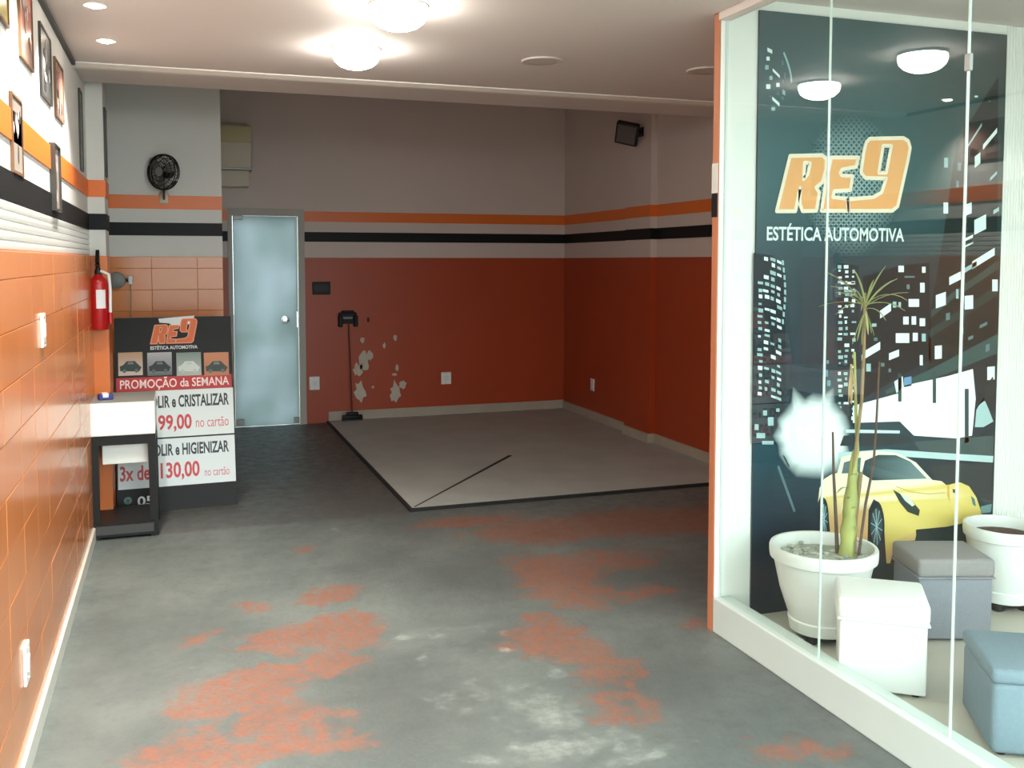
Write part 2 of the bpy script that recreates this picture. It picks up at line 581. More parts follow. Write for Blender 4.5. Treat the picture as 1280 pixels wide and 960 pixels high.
# ---- stripes and dado as raised painted bands
def band(parent, name, m, x0, x1, y0, y1, z0, z1):
    return MB().box(x0, x1, y0, y1, z0, z1).build(name, m, parent)

T = .006
def stripes_x(parent, xf, s, y0, y1):          # on a wall whose face is x = xf, s = +1 grows to +x
    a, b = sorted((xf, xf + s * T))
    band(parent, 'orange_stripe', M['orange_stripe'], a, b, y0, y1, 1.98, 2.08)
    band(parent, 'black_stripe', M['black_stripe'], a, b, y0, y1, 1.785, 1.88)
def stripes_y(parent, yf, x0, x1):             # on a wall facing -y
    band(parent, 'orange_stripe', M['orange_stripe'], x0, x1, yf - T, yf, 1.98, 2.08)
    band(parent, 'black_stripe', M['black_stripe'], x0, x1, yf - T, yf, 1.785, 1.88)

stripes_x(wl, XL, 1, YF, 6.25)
stripes_y(pil, 6.25, XL, -.39); stripes_x(pil, -.39, 1, 6.244, 6.55)
stripes_y(wk, 7.55, XL, .338)
stripes_y(wb, YB, .338, .473); stripes_y(wb, YB, 1.188, XR)
stripes_x(wr, XR, -1, 3.6, 7.42); stripes_x(wr, XR, -1, 7.9, YB)
stripes_x(pr, XR - .06, -1, 7.414, 7.9); stripes_y(pr, 7.42, XR - .06, XR)
# white glazed band of five thin ribs above the orange tiles of the left wall
wb5 = MB()
for k in range(5):
    z0 = HO + .002 + k * .0306
    wb5.prism([(XL, 0, z0), (XL + .0055, 0, z0 + .004), (XL + .0065, 0, z0 + .015), (XL + .0055, 0, z0 + .026), (XL, 0, z0 + .0300)], (0, 5.35, 0))
o = wb5.build('white_tile_band', M['white_tile'], wl, 40); o.location = (0, YF, 0)

# smooth orange dado of back and right walls
band(wb, 'orange_dado', M['orange_dado'], 1.188, XR, YB - .005, YB, 0, HO)
band(wb, 'orange_dado', M['orange_dado'], .338, .473, YB - .005, YB, 0, HO)
band(wr, 'orange_dado', M['orange_dado'], XR - .005, XR, 7.9, YB - .005, 0, HO)
band(wr, 'orange_dado', M['orange_dado'], XR - .005, XR, 3.6, 7.42, 0, HO)
band(pr, 'orange_dado', M['orange_dado'], XR - .065, XR - .06, 7.42, 7.9, 0, HO)
band(pr, 'orange_dado', M['orange_dado'], XR - .065, XR, 7.415, 7.42, 0, HO)
band(pil, 'orange_dado', M['orange'], XL, -.385, 6.244, 6.25, 0, HO)
band(pil, 'orange_dado', M['orange'], -.39, -.385, 6.25, 6.55, 0, HO)

# ---- glazed orange tiles, each its own piece
TW, TH, TT = .32, .158, .011
rows = [(HO - .085, HO)] + [(HO - .085 - TH * (i + 1), HO - .085 - TH * i) for i in range(9)] + [(.075, HO - .085 - TH * 9)]
tile_mats = [mat('orange_glazed_tile' if i == 0 else 'orange_glazed_tile_%s' % 'abc'[i - 1], c, .2, var=.07, scale=4)
             for i, c in enumerate([(207, 125, 70), (209, 128, 72), (204, 122, 68)])]

def tile_mesh(w, h, m):
    g, c = .0008, .0016
    b = bmesh.new()
    v = []
    for (ins, d) in ((g, 0), (g, TT - .0015), (g + c, TT)):
        v.append([b.verts.new((x, d, z)) for x, z in ((ins, ins), (w - ins, ins), (w - ins, h - ins), (ins, h - ins))])
    for a, q in zip(v, v[1:]):
        for i in range(4):
            j = (i + 1) % 4
            b.faces.new((a[i], a[j], q[j], q[i]))
    b.faces.new(v[2])
    bmesh.ops.recalc_face_normals(b, faces=b.faces[:])
    me = bpy.data.meshes.new('tile'); b.to_mesh(me); b.free(); me.materials.append(m)
    return me
cache = {}
def lay_tiles(parent, o, ax, nrm, length):
    """tiles from point o along unit vector ax, growing out along nrm"""
    ax, nrm = Vector(ax), Vector(nrm)
    n = math.ceil(length / TW - .05)
    for r, (z0, z1) in enumerate(rows):
        for i in range(n):
            w = min(TW, length - i * TW)
            mi = random.randrange(3)
            key = (round(w, 3), round(z1 - z0, 3), mi)
            if key not in cache: cache[key] = tile_mesh(w, z1 - z0, tile_mats[mi])
            t = link('tile', cache[key], parent)
            up = Vector((0, 0, 1))
            mx = Matrix((ax, nrm, up)).transposed().to_4x4()
            t.matrix_local = Matrix.Translation(Vector(o) + ax * (i * TW) + up * z0) @ mx @ Matrix.Rotation(R(random.uniform(-.2, .2)), 4, 'Z') @ Matrix.Rotation(R(random.uniform(-.15, .15)), 4, 'X')
band(wl, 'grout_bed', M['grout'], XL, XL + .007, YF, 6.25, 0, HO)
band(wk, 'grout_bed', M['grout'], XL, .338, 7.543, 7.55, 0, HO)
lay_tiles(wl, (XL + .002, 6.25, 0), (0, -1, 0), (1, 0, 0), TW * 12)
lay_tiles(wk, (XL, 7.548, 0), (1, 0, 0), (0, -1, 0), .338 - XL)
# the tiles nearer than the picture reaches, joined
tl = MB()
yy = 6.25 - TW * 12
for z0, z1 in rows:
    y = yy
    while y > YF + .05:
        w = min(TW, y - YF)
        tl.box(XL + .002, XL + .002 + TT, y - w + .002, y - .002, z0 + .002, z1 - .002)
        y -= TW
tl.build('tile_rows', tile_mats[0], wl, kind='stuff')

# ---- baseboards
struct('baseboard_left', MB().box(XL, XL + .026, YF, 6.25, 0, .075), M['base_white'])
struct('baseboard_back', MB().prism([(1.40, YB, .0), (1.40, YB, .11), (1.40, YB - .02, .11), (1.40, YB - .026, 0)], (XR - 1.40, 0, 0)), M['base_grey'])
struct('baseboard_right', MB().box(XR - .025, XR, 3.6, 7.42, 0, .10).box(XR - .085, XR - .06, 7.395, 7.9, 0, .10).box(XR - .06, XR, 7.395, 7.42, 0, .10).box(XR - .025, XR, 7.9, YB - .02, 0, .10), M['base_grey'])

# ---- peeled paint on the back wall
def blob(cx, cz, rx, rz, n=14, jag=.35):
    return [(cx + rx * math.cos(2 * math.pi * i / n) * random.uniform(1 - jag, 1 + jag), cz + rz * math.sin(2 * math.pi * i / n) * random.uniform(1 - jag, 1 + jag)) for i in range(n)]
for (px, py, rx, rz) in [(455, 452, .05, .09), (447, 462, .05, .06), (462, 444, .03, .05), (450, 490, .055, .09), (494, 490, .05, .10), (503, 481, .04, .04), (496, 460, .016, .035), (494, 422, .018, .03), (480, 432, .012, .03), (493, 468, .03, .015), (466, 484, .014, .014), (453, 425, .02, .03)]:
    q = on_plane(px, py, (0, YB, 0), (0, 1, 0))
    MB().prism([(x, YB - .0065, z) for x, z in blob(q.x, q.z, rx, rz)], (0, .003, 0)).build('peeled_patch', M['plaster'], wb)

# ---- concrete wash slab, dished to its centre, with its gutter
sl = thing('wash_slab', 'raised pale concrete wash slab with dark diagonal gutter in front of the back wall', 'slab', (1.40, 5.93, 0))
W_, D_ = XR - .026 - 1.40, YB - .026 - 5.93
cx_, cy_ = 1.16, 1.42
SLC = [(0, 0), (W_, 0), (W_, D_), (0, D_)]
b = MB()
top = [b.bm.verts.new((x, y, .022)) for x, y in SLC]
bot = [b.bm.verts.new((x, y, 0.0)) for x, y in SLC]
cc = b.bm.verts.new((cx_, cy_, .008))
for i in range(4):
    j = (i + 1) % 4
    b.bm.faces.new((top[i], top[j], cc)); b.bm.faces.new((bot[i], bot[j], top[j], top[i]))
b.bm.faces.new(bot[::-1])
b.build('slab_top', M['slab'], sl)
g = MB()
for p0, p1, w0, w1 in (((.02, .02, .0225), (cx_, cy_, .0095), .012, .034),):
    d = (Vector(p1) - Vector(p0)); q = Vector((-d.y, d.x, 0)).normalized()
    p0, p1 = Vector(p0), Vector(p1)
    g.prism([p0 - q * w0 / 2, p1 - q * w1 / 2, p1 + q * w1 / 2, p0 + q * w0 / 2], (0, 0, -.006))
g.build('gutter', M['groove'], sl)
MB().box(-.02, 0, -.022, D_, .0, .021).box(0, W_, -.022, 0, 0, .021).build('edge_joint', M['groove'], sl)

# ================================================================== BACK DOOR
dr = bpy.data.objects.new('door_1', None); COL.objects.link(dr); dr.location = (.473, YB, 0); dr['kind'] = 'structure'
DWo, ZT = 1.188 - .473, 2.10
MB().box(0, .043, -.02, .12, 0, ZT).box(DWo - .06, DWo, -.02, .12, 0, ZT).box(.043, DWo - .06, -.02, .12, 2.03, ZT).build('door_frame', M['frame_grey'], dr)
MB().rbox(.047, DWo - .064, .02, .03, .003, 2.027, .002, 1).build('door_leaf', M['frosted'], dr)
for s in (-1, 1):
    mx = Matrix.Translation((.525, .025, 1.03)) @ Matrix.Rotation(R(90) * s, 4, 'X')
    MB().lathe([(.032, .004), (.034, .012), (.012, .014), (.012, .04), (.028, .046), (.034, .06), (.028, .074), (0, .078)], 20, mx).build('door_knob', M['chrome'], dr, 40)
MB().rbox(DWo - .085, DWo - .066, .006, .044, .95, 1.11, .003, 1).build('lock_plate', M['chrome'], dr)
for a, b_, z0, z1 in ((.05, .13, .02, .075), (.05, .14, 1.99, 2.03), (DWo - .12, DWo - .066, .02, .07)):
    MB().rbox(a, b_, .008, .042, z0, z1, .004, 1).build('hinge', M['alu'], dr)
MB().box(DWo - .0775, DWo - .0655, .016, .034, .02, 2.02).build('edge_strip', M['seam'], dr)

# ================================================================== GLASS WAITING ROOM
PX = 2.16
wm = struct('wall_partition', MB().box(PX + .007, XR, 3.55, 3.59, 0, HB), M['white_panel'])
struct('trim_6', MB().box(PX, PX + .007, 3.55, 3.59, 0, HC), M['edge_paint'])               # edge of the partition, painted like the walls
e6 = bpy.data.objects['trim_6']
band(e6, 'white_patch', M['white_paint'], PX - .004, PX, 3.549, 3.591, 1.885, 2.01)
band(e6, 'black_patch', M['black_stripe'], PX - .004, PX, 3.549, 3.591, 1.785, 1.885)
struct('floor_2', MB().box(PX + .08, XR, YF, 3.55, 0, .05), M['tile_floor'])
struct('trim_7', MB().rbox(PX, PX + .085, YF, 3.548, 0, .152, .006, 2), M['plinth'])
struct('trim_8', MB().box(PX - .005, PX + .05, YF, 3.548, HC - .03, 2.70), M['ceiling'])
# white vertical ribs to the right of the mural
rb = bpy.data.objects.new('trim_9', None); COL.objects.link(rb); rb.location = (3.70, 3.552, .05); rb['kind'] = 'structure'
x = .001
rib_me = None
while x < XR - 3.70 - .012:
    if rib_me is None: rib_me = MB().rbox(0, .0155, -.01, -.003, 0, 2.65, .003, 1).build('rib', M['white_panel'], rb, loc=(x, 0, 0)).data
    else: link('rib', rib_me, rb, (x, 0, 0))
    x += .0175

gp = thing('glass_partition', 'frameless glass partition on a white plinth, pale green seals between its panes', 'glass partition', (PX + .03, YF, .152))
seams = [3.548, 2.868, 2.237, 1.606, YF]
for a, b_ in zip(seams, seams[1:]):
    MB().box(.0, .006, b_ - YF + .0032, a - YF - .0032, 0, HC - .03 - .152).build('glass_pane', M['glass'], gp)
for y in seams[1:-1]:
    MB().box(0, .006, y - YF - .003, y - YF + .003, 0, HC - .03 - .152).build('seal', M['seam'], gp)
MB().rbox(-.003, .009, 2.237 - YF - .012, 2.237 - YF + .012, 2.0, 2.05, .002, 1).build('clip', M['alu'], gp)
MB().box(-.001, .007, 3.540 - YF, 3.548 - YF, 0, HC - .182).build('seal', M['seam'], gp)

# ---- mural
MX0, MX1, MZ0, MZ1 = 2.345, 3.693, .05, 2.655
mural = thing('mural', 'large printed night city mural with yellow sports car and orange lettering behind the glass', 'mural', ((MX0 + MX1) / 2, 3.545, MZ0))
MB().box(-(MX1 - MX0) / 2, (MX1 - MX0) / 2, -.006, .003, 0, MZ1 - MZ0).build('backing', M['dark_grey'], mural)
P = Print((MX0, 3.5385, MZ0), (1, 0, 0), (0, 0, 1))
MW, MH = MX1 - MX0, MZ1 - MZ0
# background colours of the night sky, sampled on a coarse grid (u, v from the top)
BG = [(0, [(58, 78, 82), (56, 80, 82), (48, 66, 68)]), (.12, [(60, 82, 86), (54, 80, 82), (46, 62, 62)]), (.28, [(56, 88, 92), (50, 84, 86), (40, 64, 64)]),
      (.42, [(44, 62, 70), (38, 54, 60), (30, 44, 46)]), (.6, [(34, 46, 56), (34, 46, 54), (30, 42, 46)]), (.72, [(32, 62, 72), (36, 66, 74), (36, 50, 56)]), (.85, [(22, 36, 48), (24, 38, 48), (26, 38, 46)]), (1, [(18, 26, 36), (20, 28, 36), (22, 30, 36)])]
def bgcol(u, v):
    v = min(max(v, 0), 1); u = min(max(u, 0), 1)
    for (v0, c0), (v1, c1) in zip(BG, BG[1:]):
        if v <= v1: break
    t = (v - v0) / (v1 - v0)
    i = 0 if u < .5 else 1
    s = (u - .5 * i) * 2
    return tuple(1.18 * ((c0[i][k] * (1 - s) + c0[i + 1][k] * s) * (1 - t) + (c1[i][k] * (1 - s) + c1[i + 1][k] * s) * t) for k in range(3))
NU, NV = 8, 30
for i in range(NU):
    for j in range(NV):
        uv = [(i / NU, j / NV), (i / NU, (j + 1) / NV), ((i + 1) / NU, (j + 1) / NV), ((i + 1) / NU, j / NV)]
        P.tri([(u * MW, (1 - v) * MH) for u, v in uv], [(*lin(bgcol(u, v)), 1) for u, v in uv], 0)
def bg_at(px, py):
    x, y = P.px(px, py)
    return bgcol(x / MW, 1 - y / MH)
def inside(p): return 0.004 < p[0] < MW - .004 and .004 < p[1] < MH - .004
def mixc(a, b, t): return tuple(a[k] * (1 - t) + b[k] * t for k in range(3))
def z6(x, y): return (880 + x / 2.8225, 300 + y / 2.8225)
def z5(x, y): return (880 + x / 3.0, y / 3.0)
def z4(x, y): return (1000 + x / 4.3625, 500 + y / 4.3625)
def z7(x, y): return (930 + x / 5.3333, 150 + y / 5.3333)
def zs(x, y): return (930 + x / 6.85, 20 + y / 6.85)
def spot(c, w, h, sl, col, layer):
    """slanted bright window"""
    x, y = c
    pts = [(x - w / 2, y - h / 2 + sl * w / 2), (x + w / 2, y - h / 2 - sl * w / 2), (x + w / 2, y + h / 2 - sl * w / 2), (x - w / 2, y + h / 2 + sl * w / 2)]
    pp = [P.px(*p) for p in pts]
    if all(inside(p) for p in pp): P.poly(pp, col, layer)
LITE, PALE, DIM = (228, 250, 248), (160, 196, 198), (98, 128, 132)
# building masses behind the lights
P.ppx([z6(175, 45), z6(240, 55), z6(285, 110), z6(288, 540), z6(270, 720), z6(168, 720)], (30, 42, 50), 1)
P.ppx([z6(470, 80), z6(545, 90), z6(550, 660), z6(472, 660)], (36, 48, 54), 1)
P.ppx([z6(560, 130), z6(690, 90), z6(795, 80), z6(800, 420), z6(560, 560)], (30, 42, 46), 1)
P.ppx([(1162, 395), (1180, 290), (1195, 180), (1248, 95), (1246, 430), (1160, 470)], (32, 44, 44), 1)
# sparkling round tower top left
for x, y, w, h, sl, c in [(135, 265, 45, 26, -.5, LITE), (220, 297, 42, 34, -.5, LITE), (205, 365, 28, 34, 0, LITE), (195, 440, 30, 38, 0, PALE), (275, 490, 60, 26, -1., LITE), (230, 530, 26, 34, 0, PALE), (207, 605, 36, 40, 0, LITE), (290, 590, 28, 34, 0, LITE), (330, 402, 16, 40, 0, DIM), (350, 512, 14, 50, 0, DIM), (340, 655, 24, 40, -.6, PALE), (160, 748, 85, 34, -.35, PALE), (272, 732, 62, 30, -.9, LITE), (250, 795, 30, 30, 0, PALE), (330, 705, 24, 28, -.6, DIM), (150, 420, 50, 14, 0, DIM), (150, 510, 60, 16, 0, DIM), (290, 665, 18, 22, 0, DIM), (225, 690, 20, 16, 0, DIM), (335, 560, 12, 30, 0, DIM)]:
    spot(zs(x, y), w / 6.85, h / 6.85, sl, c, 2)
P.stroke([P.px(*zs(*q)) for q in ((342, 318), (368, 385), (388, 450), (402, 510), (406, 565))], .009, PALE, 2, False)
# left tower windows in curved rows
rnd = random.Random(3)
yy = 62
while yy < 560:
    for k in range(5):
        x = 176 + k * 22 + rnd.uniform(-3, 3)
        if rnd.random() < .78:
            spot(z6(x, yy + (k - 1) ** 2 * 1.6 + rnd.uniform(-3, 3)), rnd.uniform(3.2, 7), rnd.uniform(2.6, 5), -.12 * k, LITE if rnd.random() < .5 else PALE, 2)
    yy += 23
for k in range(9): spot(z6(278 + 8 * math.sin(k / 8 * 3.14), 80 + k * 26), 2.5, 6, -.3, PALE, 2)
for x, y, w, h in [(215, 610, 14, 18), (235, 640, 20, 30), (200, 690, 30, 18), (260, 600, 12, 12), (185, 660, 14, 20), (225, 715, 40, 12)]: spot(z6(x, y), w / 2.8, h / 2.8, 0, PALE, 2)
# middle tower
yy = 92
while yy < 650:
    for x in (480, 502, 526):
        if rnd.random() < .75: spot(z6(x + rnd.uniform(-3, 3), yy + rnd.uniform(-4, 4)), rnd.uniform(2.5, 6), rnd.uniform(2, 4.5), 0, LITE if rnd.random() < .45 else PALE, 2)
    yy += 20
spot(z6(508, 152), 18, 3, 0, LITE, 2); spot(z6(515, 180), 15, 3, 0, PALE, 2)
for x, y, w, h in [(432, 470, 10, 24), (440, 505, 12, 20), (425, 540, 10, 20), (436, 430, 8, 12)]: spot(z6(x, y), w / 2.8, h / 2.8, 0, (90, 150, 160), 2)
# right middle building
for x, y, w, h, sl, c in [(695, 102, 22, 28, 0, LITE), (775, 105, 14, 26, 0, LITE), (770, 168, 18, 42, 0, LITE), (740, 222, 42, 34, 0, LITE), (672, 228, 14, 26, 0, PALE), (690, 228, 10, 22, 0, PALE), (640, 250, 44, 34, .7, LITE), (712, 284, 22, 34, 0, LITE), (740, 284, 18, 36, 0, LITE), (770, 290, 22, 34, 0, LITE), (700, 346, 54, 42, 0, LITE), (745, 342, 20, 36, 0, LITE), (775, 344, 16, 34, 0, PALE), (670, 405, 40, 30, .4, LITE), (592, 390, 66, 34, .6, LITE), (766, 424, 12, 44, 0, LITE), (600, 300, 18, 14, 0, PALE), (605, 350, 14, 14, 0, DIM), (560, 415, 10, 24, 0, LITE), (580, 450, 18, 34, 0, PALE), (725, 130, 40, 8, 0, DIM), (655, 460, 10, 16, 0, DIM), (630, 440, 14, 16, 0, DIM), (720, 165, 12, 20, 0, DIM)]:
    spot(z6(x, y), w / 3.2, h / 3.5, sl, c, 2)
# right perspective building: beams and lights
P.ppx([z6(640, 530), z6(800, 455), z6(1036, 330), z6(1034, 400), z6(860, 470), z6(640, 545)], (54, 86, 86), 2)
P.ppx([z6(790, 320), z6(1036, 160), z6(1036, 195), z6(795, 345)], (40, 62, 62), 2)
P.ppx([z6(800, 250), z6(870, 190), z6(1040, 70), z6(1040, 100), z6(870, 215), z6(800, 275)], (50, 76, 74), 2)
for x, y, w, h, sl, c in [(885, 135, 46, 34, .5, LITE), (985, 65, 90, 32, .62, LITE), (935, 98, 60, 20, .6, PALE), (835, 212, 40, 56, .35, LITE), (934, 220, 34, 58, .1, LITE), (1026, 160, 22, 50, 0, LITE), (893, 190, 10, 40, 0, PALE), (826, 396, 28, 56, .1, LITE), (1012, 470, 30, 56, .1, LITE), (930, 8, 40, 20, .5, PALE), (985, 300, 30, 14, .5, DIM), (940, 345, 20, 14, .4, DIM), (1000, 380, 16, 30, .4, DIM), (860, 270, 16, 30, .2, DIM), (910, 320, 12, 30, .2, DIM), (718, 500, 30, 40, .2, (110, 150, 190))]:
    spot(z6(x, y), w / 3.2, h / 3.4, sl, c, 3)
for x, y, w, h, sl, c in [(1012, 512, 66, 14, 1.55, PALE), (1072, 520, 60, 22, 1.2, LITE), (1025, 600, 24, 50, .8, LITE), (907, 610, 16, 44, 0, PALE), (957, 625, 14, 36, 0, DIM), (906, 780, 20, 50, 0, LITE), (988, 785, 34, 50, .4, LITE), (1035, 842, 50, 66, .5, LITE), (990, 905, 40, 40, .5, LITE), (1085, 660, 30, 14, 1.0, PALE), (1020, 362, 14, 8, 0, LITE), (1070, 380, 8, 6, 0, DIM), (1095, 790, 24, 18, .6, PALE), (950, 690, 12, 30, 0, DIM)]:
    spot(z5(x, y), w / 3.4, h / 3.6, sl, c, 3)
# lit storefront
P.ppx([z6(525, 585), z6(690, 540), z6(700, 515), z6(860, 480), z6(948, 455), z6(958, 560), z6(945, 690), z6(890, 700), z6(740, 690), z6(690, 640), z6(525, 645)], (236, 252, 250), 3)
P.ppx([z6(960, 600), z6(985, 555), z6(1005, 600), z6(1020, 640), z6(985, 660), z6(955, 660)], (170, 205, 206), 3)
P.ppx([z6(950, 600), z6(1018, 480), z6(1030, 540), z6(985, 570)], (44, 60, 60), 3)
for x, y, w, h in [(690, 520, 12, 100), (812, 520, 12, 110), (926, 620, 14, 190)]: spot(z6(x, y), w / 2.8225, h / 2.8225, 0, (56, 78, 80), 4)
P.ppx([z6(670, 500), z6(700, 480), z6(704, 520), z6(678, 540)], (214, 240, 240), 4)
# glow of headlights on the left
c0 = z6(385, 690)
ring = []
for k in range(28):
    a = 2 * math.pi * k / 28
    rx, ry = 136, 160 if math.sin(a) > 0 else 150
    sp = 1.25 if k in (19, 23) else 1.0
    ring.append(z6(385 + rx * math.cos(a) * sp * rnd.uniform(.92, 1.08), 690 + ry * math.sin(a) * sp * rnd.uniform(.92, 1.06)))
mid = [z6(385 + 98 * math.cos(2 * math.pi * k / 28) * rnd.uniform(.9, 1.1), 690 + 104 * rnd.uniform(.92, 1.08) * math.sin(2 * math.pi * k / 28)) for k in range(28)]
for k in range(28):
    j = (k + 1) % 28
    P.tri([P.px(*mid[k]), P.px(*ring[k]), P.px(*ring[j]), P.px(*mid[j])], [(*lin((236, 252, 252)), 1), (*lin(bg_at(*ring[k])), 1), (*lin(bg_at(*ring[j])), 1), (*lin((236, 252, 252)), 1)], 3)
P.fan(c0, mid, (244, 255, 255), (236, 252, 252), 3)
# road, kerb and far cars
P.ppx([z6(472, 750), z6(640, 738), z6(1020, 762), z6(1018, 785), z6(640, 760), z6(480, 775)], (186, 216, 216), 4)
P.ppx([z6(478, 726), z6(492, 690), z6(600, 684), z6(720, 692), z6(742, 712), z6(620, 728)], (44, 62, 66), 5)
P.ppx([z6(500, 668), z6(690, 672), z6(690, 682), z6(500, 680)], (200, 226, 226), 4)
P.ppx([z6(740, 712), z6(1020, 690), z6(1020, 762), z6(760, 742)], (70, 92, 94), 4)
P.ppx([z6(790, 795), z6(1018, 785), z6(1014, 960), z6(960, 900), z6(830, 870)], (50, 66, 70), 4)
P.ppx([z6(975, 940), z6(1015, 930), z6(1010, 960), z6(975, 965)], (110, 146, 146), 5)
for (a, b_, w) in (((262, 800), (318, 955), .012), ((280, 760), (300, 800), .006)):
    P.stroke([P.px(*z6(*a)), P.px(*z6(*b_))], w, (96, 124, 132), 3, False)
# the yellow car
Y1, Y2, Y3, CR = (230, 210, 122), (214, 192, 98), (246, 238, 206), (206, 168, 112)
body = [((95, 560), CR), ((105, 480), Y3), ((130, 430), Y3), ((170, 405), Y3), ((210, 395), Y3), ((330, 400), Y3), ((390, 435), Y3), ((560, 438), Y3), ((720, 435), Y3), ((770, 442), Y3), ((800, 466), Y1), ((830, 456), Y1), ((870, 448), Y1), ((920, 470), Y1), ((960, 530), Y1), ((990, 620), Y2), ((985, 650), Y2), ((800, 690), Y1), ((640, 705), Y1), ((625, 765), CR), ((540, 772), CR), ((515, 800), CR), ((490, 890), CR), ((470, 890), CR), ((462, 780), Y2), ((455, 640), Y1), ((430, 560), Y1), ((400, 540), Y3), ((372, 600), CR), ((365, 800), CR), ((170, 790), CR), ((155, 640), CR), ((130, 535), Y1), ((112, 520), Y3)]
P.ppx([z4(*p) for p, c in body], None, 5, cols=[c for p, c in body])
P.ppx([z4(*p) for p in [(200, 400), (225, 310), (330, 282), (420, 276), (530, 288), (630, 340), (720, 436), (390, 445), (330, 410)]], (236, 240, 214), 6)
P.ppx([z4(*p) for p in [(335, 400), (352, 330), (425, 298), (520, 300), (600, 335), (690, 428), (395, 438)]], None, 7, cols=[(38, 58, 66), (50, 76, 82), (56, 88, 94), (56, 84, 90), (96, 128, 132), (120, 150, 150), (30, 44, 50)])
P.ppx([z4(*p) for p in [(225, 400), (238, 340), (330, 312), (325, 395)]], (96, 116, 118), 7)
P.ppx([z4(*p) for p in [(505, 488), (560, 520), (620, 562), (652, 600), (645, 632), (585, 610), (540, 555)]], (52, 62, 58), 6)
P.ppx([z4(*p) for p in [(540, 505), (580, 525), (625, 570), (610, 580), (570, 548)]], (214, 226, 214), 7)
P.ppx([z4(*p) for p in [(930, 520), (950, 540), (958, 580), (940, 570)]], (80, 120, 124), 6)
P.ppx([z4(*p) for p in [(800, 460), (812, 462), (815, 560), (800, 520)]], (214, 178, 84), 6)
P.ppx([z4(*p) for p in [(830, 485), (852, 488), (848, 508), (832, 504)]], (54, 62, 50), 6)
P.ppx([z4(*p) for p in [(630, 706), (800, 692), (940, 672), (962, 700), (985, 760), (960, 800), (740, 770), (632, 762)]], (36, 52, 54), 6)
P.ppx([z4(*p) for p in [(470, 890), (520, 775), (640, 762), (960, 780), (975, 960), (440, 1000), (430, 900)]], (24, 36, 36), 4)
P.stroke([P.px(*z4(*p)) for p in [(520, 470), (600, 500), (700, 512), (790, 505)]], .004, (206, 178, 96), 6, False)
for ex, ey, rx, ry in ((415, 690, 44, 140), (128, 650, 27, 116)):
    pts = [z4(ex + rx * math.cos(t * math.pi / 12), ey + ry * math.sin(t * math.pi / 12)) for t in range(24)]
    P.ppx(pts, (24, 34, 38), 7)
    P.ppx([z4(ex + rx * .72 * math.cos(t * math.pi / 12), ey + ry * .72 * math.sin(t * math.pi / 12)) for t in range(24)], (50, 74, 80), 8)
    for k in range(10):
        a = k * math.pi / 5 + .2
        P.stroke([P.px(*z4(ex, ey)), P.px(*z4(ex + rx * .7 * math.cos(a), ey + ry * .7 * math.sin(a)))], .004, (150, 182, 186), 9, False)
    P.ppx([z4(ex + rx * .14 * math.cos(t * math.pi / 6), ey + ry * .14 * math.sin(t * math.pi / 6)) for t in range(12)], (150, 182, 186), 10)
P.build('printed_scene', M['print'], mural)

# hexagon mesh fading behind the logo
Q = Print((MX0, 3.5385, MZ0), (1, 0, 0), (0, 0, 1))
def lat(px, py):
    dx, dy = (px - 1064) / 60, (py - 232) / 90
    return max(0, 1 - (dx * dx + dy * dy)) ** .7
for fam in (1, -1):
    for k in range(-34, 35):
        pts = []
        for t in range(-24, 25):
            pts.append((1064 + k * 6.4 + t * 3.3 * fam, 232 + t * 4.0))
        for a, b_ in zip(pts, pts[1:]):
            fa, fb = lat(*a), lat(*b_)
            if fa <= .02 and fb <= .02: continue
            pa, pb = Vector(Q.px(*a)), Vector(Q.px(*b_))
            d = pb - pa; q = Vector((-d.y, d.x)).normalized() * .0033
            ca = (*lin(mixc(bg_at(*a), (176, 206, 206), fa * .95)), 1); cb = (*lin(mixc(bg_at(*b_), (176, 206, 206), fb * .95)), 1)
            Q.tri([pa - q, pb - q, pb + q, pa + q], [ca, cb, cb, ca], 3)
Q.build('mesh_pattern', M['print'], mural)

# the orange lettering
LOGO = [([(305, 240), (520, 235), (548, 262), (545, 330), (520, 415), (478, 450), (500, 485), (480, 605), (388, 608), (370, 560), (372, 452), (340, 608), (215, 608)], [(402, 285), (438, 288), (424, 360), (394, 395)]),
        ([(580, 250), (760, 250), (745, 312), (652, 330), (640, 352), (650, 370), (722, 375), (706, 468), (600, 474), (590, 515), (688, 526), (690, 606), (515, 606), (540, 430), (562, 330)], None),
        ([(836, 125), (1060, 120), (1092, 140), (1105, 185), (1090, 270), (1022, 575), (985, 606), (697, 606), (692, 530), (860, 515), (915, 482), (945, 390), (805, 386), (778, 350), (795, 220), (812, 150)], [(925, 172), (980, 172), (945, 352), (896, 352)])]
def draw_logo(Pr, f, w, fill, line, layer):
    for outer, hole in LOGO:
        o_ = [f(*p) for p in outer]; h_ = [f(*p) for p in hole] if hole else None
        Pr.poly(o_, fill, layer, [h_] if h_ else [])
        Pr.stroke(o_, w, line, layer + 1)
        if h_: Pr.stroke(h_, w, line, layer + 1)
L_ = Print((MX0, 3.5385, MZ0), (1, 0, 0), (0, 0, 1))
draw_logo(L_, lambda x, y: L_.px(*z7(x, y)), .017, (236, 176, 116), (242, 232, 208), 6)
L_.build('logo', M['print'], mural)['label'] = 'orange slanted letters RE9 outlined in cream'
L2 = Print((MX0, 3.5385, MZ0), (1, 0, 0), (0, 0, 1))
(ax, ay), (bx, by) = L2.px(958, 301.5), L2.px(1130, 281)
L2.text('ESTÉTICA AUTOMOTIVA', ax, (ay + L2.px(1130, 301.5)[1]) / 2, bx, (by + L2.px(958, 279)[1]) / 2, (226, 240, 238), 6, bold=.022)
L2.build('lettering', M['print'], mural)['label'] = 'white capitals ESTÉTICA AUTOMOTIVA'

